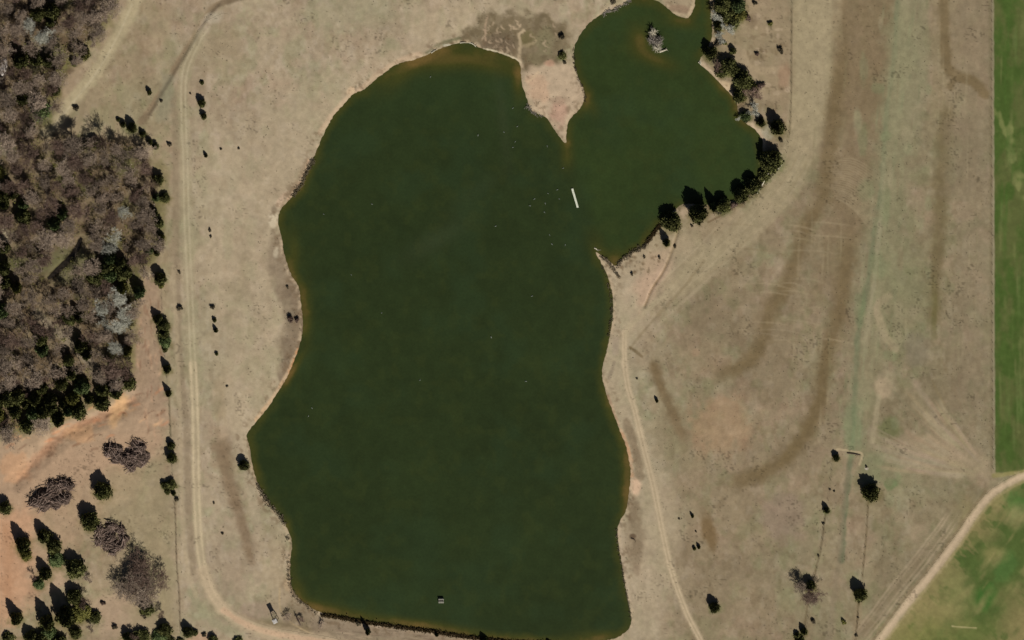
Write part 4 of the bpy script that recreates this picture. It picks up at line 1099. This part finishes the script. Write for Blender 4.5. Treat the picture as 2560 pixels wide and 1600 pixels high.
cedar(1848,250,204,30,'dark cedar at the water side south of the tall one',E1,1)
bare(1872,234,60,'olive-grey leafless tree between the dark bank cedars',E1,M_TWIGD,.7,True)
bush(1902,212,22,'reddish leafless bush on the pasture side of the bank trees', mat=M_TWIGD, h=2)
bare(1882,262,44,'pale grey leafless tree at the bend of the shore',E1,M_TWIGP,.7,True,'pale_tree')
bare(1846,290,20,'tiny whitish snag right at the waterline of the bend',E1,M_TWIGP,.7,True,'pale_tree')
cedar(1863,300,268,26,'dim green evergreen at the waterline of the bend',E1,2,M_GREEN)
cedar(1902,314,276,24,'narrow dark cedar between the bend tree and the big eastern cedar',E1,0)
cedar(1944,332,266,40,'large ragged cedar farthest east on the arm shore',E1,0,M_CEDAR)
cedar(1927,420,344,54,'largest black cedar of the arm shore, beside the fallen poles',E1,2)
bush(1953,350,12,'small dark bush south-east of the large ragged cedar')
E2 = 'trees along the south-east shore of the arm'
cedar(1882,478,424,36,'black cedar right of centre in the south shore row, behind the fallen pole',E2,1)
cedar(1852,500,446,34,'black cedar touching the left side of the one behind the fallen pole',E2,1)
cedar(1910,452,420,28,'shaded cedar under the big black cedar, against the fallen poles',E2,2)
cedar(1745,545,462,42,'tallest slender black cedar of the south shore row',E2,1)
cedar(1784,524,466,24,'left tree of the low middle cedar pair of the south shore row',E2,0)
cedar(1808,526,476,34,'right tree of the low middle cedar pair of the south shore row',E2,2)
bush(1833,512,20,'dark reddish bush on the bank right of the middle cedar pair', mat=M_TWIGD, h=1.5)
cedar(1678,570,510,46,'round black cedar at the south-west end of the arm shore',E2,2)
cedar(1666,612,566,20,'small leaning cedar on the sand below the round black one',E2,0)
bush(1730,563,8,'dot of brown scrub on the sandy bank below the tallest slender cedar')
bush(1688,616,9,'dot of brown scrub on the grass right of the small leaning cedar')
bush(1650,643,9,'dot of brown scrub on the sandy neck, upper one', 'scrub on the sandy neck')
bush(1610,642,8,'dot of brown scrub on the sandy neck, left one', 'scrub on the sandy neck')
bush(1580,685,10,'dot of brown scrub on the sandy neck, lowest one', 'scrub on the sandy neck')
bush(1887,6,13,'dark bush near the top edge, right of the channel bank clump')
bush(1872,42,18,'brown thin bush on the pasture below the top edge', mat=M_TWIGD)
bush(1925,56,14,'grey-green bush on the pasture right of the brown thin bush', mat=M_OLIVE)
bush(1950,126,18,'grey tufted bush close to the fence line of the pasture')
bush(1892,132,12,'low twiggy bush on the pasture beside the small oval cedar', mat=M_TWIGD)
bush(1404,91,17,'upper of two dark bushes on the mud flat west of the arm', h=2.2)
cedar(1406,146,126,19,'lower of two dark bushes on the mud flat west of the arm',E1,2)
bush(1412,156,11,'small brown bush below the lower dark one on the mud flat')
bush(1533,3,18,'dark bush on the top edge beside the west shore of the arm', h=2)
# ---------------------------------------------------------------- east and south-east
E3 = 'cedars in the eastern pasture'
cedar(2090,1148,1120,16,'small cedar at the left end of the dirt ledge',E3,1)
cedar(2176,1242,1176,42,'large round cedar with a fence starting at its south side',E3,2)
cedar(2066,1280,1249,18,'pointed small cedar heading the middle fence line',E3,0)
cedar(2150,1494,1437,30,'tall oval cedar on the eastern fence line',E3,1)
cedar(2026,1470,1430,24,'dark cedar core inside the grey leafless tree',E3,2)
bare(2024,1474,62,'grey leafless tree leaning south from the dark cedar core',E3,M_TWIGD,.72)
bare(2007,1462,44,'smaller grey leafless tree with upswept limbs west of the dark cedar core',E3,M_TWIG,.8)
cedar(1785,1524,1479,24,'lone cedar on the open grass right of the lower dirt track',E3,1)
cedar(1784,1516,1500,14,'stub of a cedar fused to the base of the lone one by the lower track',E3,2)
cedar(2010,1584,1552,19,'cedar nearest the bottom edge on the middle fence line',E3,0)
cedar(1993,1594,1570,18,'cedar just left of the last one on the middle fence line',E3,0)
cedar(2002,1612,1584,24,'cedar crossing the bottom edge at the middle fence line',E3,2)
bush(2110,1554,16,'round olive bush alone between the two eastern fences', mat=M_OLIVE, h=1.6)
bush(2034,1552,14,'faint brown bush right of the lowest cedars on the middle fence')
bush(2141,1588,9,'dark scrub on the fence in the darker strip at the bottom edge','scrub along the eastern fences')
bush(2145,1542,6,'tiny dark scrub on the eastern fence below the oval cedar','scrub along the eastern fences')
bush(2058,1306,8,'tiny dark scrub on the middle fence under its pointed cedar','scrub along the eastern fences')
bush(2046,1388,7,'tiny dark scrub halfway down the middle fence','scrub along the eastern fences')
bush(2075,1222,6,'left one of the specks of scrub above the pointed fence cedar','scrub along the eastern fences')
bush(2086,1226,6,'right one of the specks of scrub above the pointed fence cedar','scrub along the eastern fences')
E4 = 'saplings on the grass right of the lower dirt track'
cedar(1731,1292,1274,9,'northern sapling left of the dark brown patch',E4)
cedar(1747,1370,1352,10,'right sapling of the pair below the dark brown patch',E4)
cedar(1736,1373,1359,8,'left sapling of the pair below the dark brown patch',E4)
bush(1698,1296,6,'tiny scrub left of the northern sapling','small bushes')
bush(1740,1327,6,'tiny scrub between the northern sapling and the pair','small bushes')
cedar(1642,1003,984,8,'tiny dark sapling beside the dark streak right of the upper dirt track',E4)
bush(1593,945,6,'dot of scrub close to the upper dirt track')
# ---------------------------------------------------------------- dam side shrubs at the south shore
G7 = 'shrubs and saplings on the south shore'
cedar(920,1582,1537,15,'thin dark sapling leaning over the south waterline, left of centre',G7,0)
bush(896,1556,16,'brown bush touching the thin dark sapling on the south shore')
cedar(1212,1612,1576,22,'dark sapling at the bottom edge right of the concrete inlet',G7,0)
cedar(1092,1590,1570,10,'tiny sapling on the south waterline below the concrete inlet',G7,0)
cedar(1372,1612,1592,14,'dark sapling on the bottom edge near the south-east corner of the lake',G7,0)
bare(725,1540,34,'grey twiggy leafless shrub by the south-west corner of the lake',G7,M_TWIG,.5,True,'leafless_shrub')
bare(748,1548,26,'darker twiggy shrub right behind the grey one at the lake corner',G7,M_TWIGD,.6,True,'leafless_shrub')
bare(804,1562,24,'thin grey leafless shrub on the dam slope',G7,M_TWIG,.4,True,'leafless_shrub')
# leaning dark snag
t = root('leaning_snag', at(751,1562), 'dark dead trunk leaning by the grey shrubs at the lake corner', 'dead tree', G7)
mb = MB(); mb.tube((0,0,-.2), (-.7,1.9,1.6), .3, .2, 7); mb.tube((-.7,1.9,1.6), (-1.2,3.0,3.0), .2, .07, 6); mb.build('trunk', M_BARK, t)
mb = MB(); mb.tube((-.6,1.6,1.4), (.3,2.3,2.1), .09, .03, 5); mb.tube((-.9,2.3,2.1), (-1.7,2.7,2.5), .08, .02, 5); mb.tube((-1.0,2.6,2.5), (-.5,3.3,3.2), .06, .02, 5); mb.build('broken_limbs', M_BARK, t)
# ---------------------------------------------------------------- shoreline brush and low scrub (uncountable)
def ribbon(pts, n, w, size, seed, dark=True, name='shoreline_brush', label=None, mat=None):
    r = random.Random(seed); mb = MB(); P_ = densify(smooth(pts, 1, False), 3, 0, 1, False)
    for _ in range(n):
        a = r.choice(P_); u = a[0] + r.gauss(0, w); v = a[1] + r.gauss(0, w)
        x, y, z = at(u, v); z = max(z, .0)
        k = size * r.uniform(.5, 1.4)
        leafcloud(mb, [(x + r.gauss(0, k * .5), y + r.gauss(0, k * .5), z + r.uniform(.1, 1.0) * k) for _ in range(11)], k * .34, r)
    o = mb.build(name, mat or M_SCRUB)
    o['kind'] = 'stuff'; o['label'] = label; o['category'] = 'brush'
    return o
M_BRUSH_SHADE = mat_noise('brush_and_bank_shade', (.030, .020, .008), (.085, .06, .028), 1.2, .95, .05)  # dark brush tone, also carries the bank's shadow along the south waterline
ribbon([(806,1538),(830,1541),(860,1546),(890,1552),(925,1558),(960,1562),(1000,1568),(1040,1573),(1079,1578),(1120,1586),(1160,1591),(1198,1597),(1250,1603),(1300,1607),(1350,1607),(1400,1609)], 1300, 1.0, .62, 1, label='dark unbroken line of brush and bank shadow along the south waterline', mat=M_BRUSH_SHADE)
ribbon([(644,1210),(652,1228),(671,1256),(690,1278),(705,1296),(712,1312)], 110, 2.6, .55, 2, label='brown brush along the bank below the west shore cedar')
ribbon([(720,1340),(722,1352)], 10, 3, .5, 3, label='brown tufts on the small west headland')
ribbon([(718,1388),(721,1400),(722,1418),(722,1440),(727,1478),(748,1500),(765,1513),(785,1528),(800,1536)], 120, 3.0, .38, 4, label='scattered brown tufts round the south-west corner of the lake')
ribbon([(1656,556),(1640,575),(1628,592),(1618,606)], 260, 1.2, .5, 5, label='thin dark brush line on the straight sandy bank of the arm', mat=M_BRUSH_SHADE)
ribbon([(1624,600),(1612,612),(1600,620),(1585,626),(1560,645),(1545,662)], 130, 2.8, .5, 6, label='loose brown brush round the blunt end of the arm')
ribbon([(1500,640),(1518,652),(1534,672),(1546,690)], 60, 2.4, .45, 7, label='grey-brown tufts along the thin sandy spit')
ribbon([(783,399),(768,428),(752,462),(732,490)], 180, 2.6, .45, 8, label='stony brown scrub on the north-west bank')
ribbon([(1780,522),(1800,530),(1830,518),(1858,500),(1890,470),(1920,440),(1938,415)], 200, 3.6, .6, 9, label='olive and brown brush under the south shore row of cedars')
ribbon([(1434,120),(1436,160),(1446,195),(1462,232),(1462,255)], 70, 1.4, .4, 10, label='thin brown fringe on the east side of the grassy tongue')
ribbon([(1508,33),(1530,26),(1550,18),(1574,0)], 70, 2, .45, 11, label='grey fringe on the top shore of the arm', mat=M_DEAD)
ribbon([(1318,262),(1326,276),(1342,286),(1356,290)], 60, 2.2, .35, 12, label='bleached brush at the west corner of the grassy tongue', mat=M_DEAD)
ribbon([(1540,1320),(1548,1385),(1560,1450),(1570,1500),(1578,1545)], 120, 1.0, .35, 13, label='fine dark fringe on the straight east waterline')
ribbon([(1500,655),(1515,690),(1526,730),(1530,780),(1520,840)], 80, 1.4, .4, 14, label='fine fringe on the sandy east shore')
# low tufts scattered over the pasture
def undergrowth():
    r = random.Random(91); A, B = MB(), MB(); n = 0
    while n < 3600:
        u = r.uniform(-20, 405); v = r.uniform(-20, 1095)
        P_ = WOOD1 if v < 330 else WOOD2
        if not inpoly1(P_, u, v): continue
        if abs(u - (204 - (v - 594) * .82)) < 14 and 585 < v < 705: continue
        x, y, z = at(u, v); k = r.uniform(.3, 1.0); n += 1
        g_ = float(N2.fbm(np.array([u / 30.]), np.array([v / 30.]), 3)[0]) > .55
        leafcloud(B if g_ else A, [(x + r.gauss(0, k * .6), y + r.gauss(0, k * .6), z + r.uniform(.1, 1.0) * k) for _ in range(8)], k * .30, r)
    for mb, nm, mt, lb in ((A, 'woodland_scrub', M_LITTER, 'brown twiggy scrub covering the floor of the western woods'), (B, 'woodland_greenery', M_OLIVE, 'patches of olive undergrowth on the floor of the western woods')):
        o = mb.build(nm, mt); o['kind'] = 'stuff'; o['label'] = lb; o['category'] = 'undergrowth'
M_LITTER = mat_noise('scrub_twigs', (.12, .092, .066), (.27, .22, .165), .8, .95, .05)
undergrowth()
def tufts():
    r = random.Random(77); mb = MB(); n = 0
    while n < 3600:
        u = r.uniform(-10, 2475); v = r.uniform(-10, 1610)
        j = int(np.searchsorted(VA, v)); i = int(np.searchsorted(UA, u))
        if SD[j, i] < 6: continue
        dens = N1.fbm(u / 60 + 4, v / 60, 3)
        if r.random() > max(0, (dens - .38)) * 3: continue
        if FIELD[j, i] > .3: continue
        x, y, z = at(u, v); k = r.uniform(.12, .34)
        leafcloud(mb, [(x + r.gauss(0, k * .5), y + r.gauss(0, k * .5), z + r.uniform(.05, .7) * k) for _ in range(5)], k * .42, r)
        n += 1
    o = mb.build('pasture_tufts', M_SCRUB); o['kind'] = 'stuff'
    o['label'] = 'small dark weed tufts scattered over the dry pasture'; o['category'] = 'weeds'
tufts()
# ---------------------------------------------------------------- snags, logs, boulder
def snag(u, v, h, sp, label, seed):
    r = random.Random(seed); t = root('dead_snag', at(u, v, 0, True), label, 'dead tree', 'dead trees standing in the arm')
    tr = MB(); p_ = np.array([0, 0, -1.2]); rad = .22
    for k in range(4):
        q = p_ + np.array([r.gauss(0, .25), r.gauss(0, .25), (h + 1.2) / 4]); tr.tube(p_, q, rad, rad * .8, 6); p_ = q; rad *= .8
    tr.build('trunk', M_DEAD, t)
    br = MB()
    for _ in range(34):
        z = r.uniform(.1, h); a = r.uniform(0, 6.28); L = sp * r.uniform(.5, 1.1)
        b0 = np.array([0, 0, z]); b1 = b0 + np.array([math.cos(a) * L * .6, math.sin(a) * L * .6, L * .25]); b2 = b1 + np.array([math.cos(a + .4) * L * .5, math.sin(a + .4) * L * .5, r.uniform(-.2, .3)])
        br.tube(b0, b1, .13, .09, 5); br.tube(b1, b2, .09, .03, 4)
        for _ in range(4):
            d = np.array([r.gauss(0, .6), r.gauss(0, .6), r.uniform(-.1, .5)]); br.tube(b1, b1 + d, .06, .02, 3)
    br.build('branches', M_DRIFT if seed % 2 else M_DEAD, t)
snag(1632,78,2.2,1.7,'northernmost small pale snag of the dead trees in the arm',1)
snag(1630,98,2.6,2.0,'western pale snag of the dead trees in the arm',2)
snag(1647,100,2.0,1.9,'dim greenish snag on the east side of the dead trees in the arm',4)
snag(1642,116,2.6,2.0,'southern pale snag beside the bright fallen log in the arm',3)
def log(u0, v0, u1, v1, r0, label, mat, z0=.2, z1=.2, onw=False, grp='fallen pale logs', twigs=4, name='fallen_log'):
    a = at(u0, v0, 0, onw); b = at(u1, v1, 0, onw); t = root(name, a, label, 'log', grp)
    r = random.Random(int(u0)); A = np.array([0, 0, z0]); B = np.array([b[0] - a[0], b[1] - a[1], b[2] - a[2] + z1])
    mb = MB(); m_ = (A + B) / 2 + np.array([.15, .1, .1])
    mb.tube(A, m_, r0, r0 * .8, 8); mb.tube(m_, B, r0 * .8, r0 * .45, 8); mb.build('trunk', mat, t)
    if twigs:
        mb = MB()
        for _ in range(twigs):
            s_ = r.uniform(.4, 1); p_ = m_ * (1 - s_) + B * s_; mb.tube(p_, p_ + np.array([r.gauss(0, .6), r.gauss(0, .6), r.uniform(.1, .6)]), r0 * .4, .03, 5)
        mb.build('branch_stubs', mat, t)
log(1649,129,1668,123,.42,'bright bleached log lying in the water beside the southern snag',M_DRIFT,.15,.35,True)
log(1893,482,1925,422,.30,'long straight bleached pole fallen along the arm shore below the largest cedar',M_DRIFT,.5,1.6)
log(1936,428,1950,416,.22,'short bleached pole on the grass east of the long fallen pole',M_DRIFT,.3,.6)
log(1917,447,1926,442,.2,'short pale stub lying across the long fallen pole',M_DRIFT,.5,.6,twigs=2)
log(1746,155,1752,162,.25,'pale bit of driftwood at the sharp point below the channel',M_DRIFT,.15,.2,twigs=3)
log(1486,620,1493,625,.28,'pale stick of driftwood at the tip of the thin sandy spit',M_DRIFT,.15,.2,twigs=3)
log(1150,107,1162,106,.22,'white driftwood on the north shore, west of the bent piece',M_DRIFT,.15,.2,twigs=3)
log(1178,107,1190,117,.22,'bent piece of white driftwood on the north shore where the mud begins',M_DRIFT,.15,.2,twigs=3)
log(1078,132,1090,124,.22,'pale driftwood lying where the north shore turns west',M_DRIFT,.15,.2,twigs=2)
log(2118,1131,2151,1136,.22,'dark fallen trunk lying along the dirt ledge in the eastern pasture',M_BARK,.15,.15,twigs=3)
log(1578,1345,1588,1350,.2,'dark log lying on the brown hollow of the east shore',M_BARK,.15,.15,twigs=2)
mb = MB(); r = random.Random(3); cz = at(8,165)
def bpt(th, t):
    k = 1 + .16 * math.sin(2 * th + 1) + .12 * math.sin(5 * th + 6 * t)
    s_ = math.sin(math.pi * (.06 + .88 * t)) ** .7
    return (1.2 * s_ * k * math.cos(th), 3.0 * s_ * k * math.sin(th), -1.1 * math.cos(math.pi * (.06 + .88 * t)) * (1 + .1 * math.sin(3 * th)) + .4)
lumpy(mb, bpt, 18, 12); o = mb.build('boulder', M_ROCK); o.location = (cz[0], cz[1], cz[2] + 2.4); o['label'] = 'long pale rock outcrop among the trees at the left picture edge'; o['category'] = 'rock'
# small stump by the big cedar
t = root('stump', at(2166,1166), 'small dark stump with a pale patch just north of the large round cedar', 'stump', None)
mb = MB(); mb.tube((0,0,-.1), (0,0,.35), .42, .34, 10); mb.tube((0,0,.35), (.05,.03,.9), .34, .26, 10); mb.build('bole', M_BARK, t)
mb = MB()
for k in range(5):
    a = k * 1.3; mb.tube((0,0,.2), (math.cos(a) * .8, math.sin(a) * .8, -.02), .13, .05, 6)
mb.build('root_flare', M_BARK, t)
# ---------------------------------------------------------------- man-made things
# floating walkway
a = np.array(at(1430.5,471,0,True)); b = np.array(at(1444.5,518.5,0,True)); L = float(np.linalg.norm(b - a)); ang = math.atan2(b[1] - a[1], b[0] - a[0])
t = root('floating_walkway', tuple((a + b) / 2), 'long narrow whitish walkway floating where the arm meets the lake', 'dock', None, ang)
mb = MB(); n = 34
for k in range(n): mb.box((-L / 2 + (k + .5) * L / n, 0, .34), (L / n - .03, .74, .05))
mb.build('deck', M_PLANK, t)
for s_ in (-1, 1):
    mb = MB(); mb.box((0, s_ * .33, .26), (L, .07, .12)); mb.build('side_beam', M_PLANK, t)
for k in range(4):
    mb = MB(); x = -L / 2 + (k + .5) * L / 4; mb.tube((x - .5, 0, .06), (x + .5, 0, .06), .24, .24, 10); mb.build('float', M_STEEL, t)
for x, s_ in ((-L / 2 + .1, -1), (L / 2 - .1, 1)):
    mb = MB(); mb.tube((x, s_ * .45, -1.5), (x, s_ * .45, .7), .05, .05, 8); mb.build('mooring_post', M_STEEL, t)
# concrete inlet riser
x, y, z = at(1103,1500.5,0,True)
t = root('inlet_riser', (x, y, 0), 'small square grey concrete inlet tower standing in the south of the lake', 'inlet tower', None)
mb = MB()
for cx, cy, sx, sy in ((0,.84,1.86,.18),(0,-.84,1.86,.18),(.84,0,.18,1.5),(-.84,0,.18,1.5)): mb.box((cx, cy, -.35), (sx, sy, 2.5))
mb.build('shaft', M_CONC, t)
mb = MB(); mb.box((0,-.52,1.00), (2.0,.62,.16)); mb.box((0,.62,1.00), (2.0,.44,.16)); mb.build('top_slab', M_CONC, t)
mb = MB()
for k in range(9): mb.box((-.8 + k * .2, .1, .97), (.04, .8, .05))
mb.build('trash_rack', M_STEEL, t)
# raised hunting blind
x, y, z = at(688,1541.5)
t = root('hunting_blind', (x, y, z), 'white-roofed hunting blind on tall legs by the south-west bend of the track', 'hunting blind', None, math.radians(26))
hz = 3.3
for sx in (-1, 1):
    for sy in (-1, 1):
        mb = MB(); mb.tube((sx * 1.05, sy * 1.05, -.1), (sx * .62, sy * .62, hz), .09, .08, 7); mb.build('leg', M_WOOD, t)
mb = MB()
for q in (1.1, 2.2):
    k = 1.05 - .43 * q / hz
    for p0, p1 in (((-1,-1),(1,-1)),((1,-1),(1,1)),((1,1),(-1,1)),((-1,1),(-1,-1))): mb.tube((p0[0] * k, p0[1] * k, q), (p1[0] * k, p1[1] * k, q), .045, .045, 6)
mb.build('braces', M_WOOD, t)
mb = MB(); mb.box((0,0,hz + .04), (1.6,1.6,.08)); mb.build('floor', M_WOOD, t)
mb = MB()
for sx, sy, wx, wy in ((0,.74,1.56,.06),(0,-.74,1.56,.06),(.74,0,.06,1.42),(-.74,0,.06,1.42)):
    mb.box((sx, sy, hz + .53), (wx, wy, .9)); mb.box((sx, sy, hz + 1.68), (wx, wy, .28))
for sx in (-1, 1):
    for sy in (-1, 1): mb.box((sx * .71, sy * .71, hz + 1.26), (.12, .12, .56))
mb.build('cabin', M_WOOD, t)
mb = MB(); i = 0
zz = hz + 1.84
mb.v += [(-.85,-.85,zz),(.85,-.85,zz),(.85,.85,zz),(-.85,.85,zz),(-.85,-.85,zz + .06),(.85,-.85,zz + .06),(.85,.85,zz + .06),(-.85,.85,zz + .06),(0,-.5,zz + .30),(0,.5,zz + .30)]
mb.f += [(3,2,1,0),(0,1,5,4),(1,2,6,5),(2,3,7,6),(3,0,4,7),(4,5,8),(6,7,9),(5,6,9,8),(7,4,8,9)]
mb.build('roof', M_WHITE, t)
ld = MB()
for s_ in (-.22, .22): ld.tube((s_, -1.9, -.05), (s_, -.82, hz + .1), .035, .035, 6)
for k in range(10):
    f_ = (k + .7) / 10.5; ld.tube((-.22, -1.9 + 1.08 * f_, (hz + .1) * f_), (.22, -1.9 + 1.08 * f_, (hz + .1) * f_), .025, .025, 5)
ld.build('ladder', M_WOOD, t)
# ---------------------------------------------------------------- wire fences
def fence(pts, label, step=24):
    P_ = []
    L = sum(math.dist(pts[i], pts[i + 1]) for i in range(len(pts) - 1)); n = max(2, int(L / step))
    cum = [0]
    for i in range(len(pts) - 1): cum.append(cum[-1] + math.dist(pts[i], pts[i + 1]))
    for k in range(n + 1):
        s_ = L * k / n; P_.append((float(np.interp(s_, cum, [p_[0] for p_ in pts])), float(np.interp(s_, cum, [p_[1] for p_ in pts]))))
    o0 = np.array(at(*P_[0])); t = root('wire_fence', tuple(o0), label, 'fence', 'pasture wire fences')
    W = [np.array(at(*q)) - o0 for q in P_]
    mb = MB(); mb.tube((0,0,-.3), (0,0,1.3), .065, .055, 7); pm = mb.mesh('fence_post'); pm.materials.append(M_WOOD)
    for w in W:
        p_ = link('post', pm, None, t); p_.location = tuple(w); p_.rotation_euler = (rr.gauss(0, .03), rr.gauss(0, .03), rr.uniform(0, 3))
    for h_ in (.45, .8, 1.15):
        mb = MB()
        for a_, b_ in zip(W[:-1], W[1:]): mb.tube(a_ + [0.07, 0, h_], b_ + [0.07, 0, h_], .008, .008, 3, cap=False)
        mb.build('wire', M_STEEL, t)
fence([(404,720),(408,830),(414,900),(421,980),(425,1040),(428,1090),(430,1160),(436,1230),(441,1330),(443,1420),(449,1500),(452,1580)], 'wire fence on the west side running through the line of cedars')
fence([(2480,-20),(2480,400),(2481,800),(2483,1170)], 'long straight wire fence between the dry pasture and the green field')
fence([(1980,-20),(1979,150),(1978,260),(1973,340),(1966,380)], 'wire fence along the west rim of the pale mown strip near the top')
fence([(2082,1150),(2076,1210),(2068,1262),(2062,1300),(2052,1375),(2042,1420),(2034,1470),(2022,1530),(2012,1590)], 'wire fence through the pointed small cedar and the grey leafless trees')
fence([(2172,1243),(2168,1310),(2163,1370),(2156,1440),(2149,1490),(2145,1540),(2139,1605)], 'wire fence running south from the large round cedar')
# ---------------------------------------------------------------- birds resting on the water
def bird_mesh():
    mb = MB()
    lumpy(mb, lambda th, t: ((t - .5) * .62, .15 * math.sin(math.pi * (.04 + .92 * t)) ** .6 * math.cos(th), .08 + .12 * math.sin(math.pi * (.04 + .92 * t)) ** .6 * math.sin(th) + (.06 * (1 - t) ** 3)), 10, 9)
    lumpy(mb, lambda th, t: (.20 + .09 * t + .05 * math.cos(th), .05 * math.sin(th), .12 + .24 * t), 8, 5)
    lumpy(mb, lambda th, t: (.26 + .20 * t, (.065 * math.sin(math.pi * (.1 + .8 * min(1, t * 1.3))) + .012) * math.cos(th), .39 + (.06 * math.sin(math.pi * (.1 + .8 * min(1, t * 1.3))) + .008) * math.sin(th)), 8, 6)
    return mb.mesh('water_bird', True)
BM = bird_mesh(); BM.materials.append(M_BIRD)
birds = [(1363,508),(1393,474),(1370,483),(1398,497),(1336,497),(1325,514),(1361,530),(1374,587),(1413,612),(1239,565),(1282,368),(1293,316),(1260,330),(1368,365),(1288,354),(1282,270),(1195,338),(1076,192),(1050,950),(1330,740),(1228,843),(878,687),(954,782),(780,1020),(771,1040),(1315,953),(809,535),(930,510),(1380,610),(1408,420)]
for k, (u, v) in enumerate(birds):
    o = link('water_bird', BM, None); o.location = at(u, v, 0, True); o.rotation_euler = (0, 0, rr.uniform(0, 6.28)); s_ = rr.uniform(.75, 1.15); o.scale = (s_,) * 3
    o['category'] = 'bird'
    if u > 1300 and 460 < v < 620: o['label'] = 'pale speck of a bird resting on the lake west of the walkway'; o['group'] = 'birds on the lake by the walkway'
    elif v < 440: o['label'] = 'pale speck of a bird resting on the northern part of the lake'; o['group'] = 'birds on the northern part of the lake'
    else: o['label'] = 'pale speck of a bird resting on the open middle of the lake'; o['group'] = 'birds on the open middle of the lake'

# tell neighbours with the same description apart by where they stand to one another
seen = {}
for o in list(scene.collection.objects):
    if o.parent is None and 'label' in o and 'category' in o and o.get('kind') is None: seen.setdefault(o['label'], []).append(o)
ORD = ['', '', 'second', 'third', 'fourth', 'fifth', 'sixth', 'seventh', 'eighth', 'ninth', 'tenth', 'eleventh', 'twelfth', 'thirteenth']
for lab, os_ in seen.items():
    n = len(os_)
    if n < 2 or n > 14: continue
    xs = [o.location.x for o in os_]; ys = [o.location.y for o in os_]
    vert = (max(ys) - min(ys)) >= (max(xs) - min(xs))
    os_.sort(key=(lambda o: -o.location.y) if vert else (lambda o: o.location.x))
    for k, o in enumerate(os_):
        w = ('uppermost' if vert else 'leftmost') if k == 0 else (('lowest' if vert else 'rightmost') if k == n - 1 else ORD[k + 1] + (' from top' if vert else ' from left'))
        o['label'] = w + ' ' + lab if k in (0, n - 1) else lab + ', ' + w
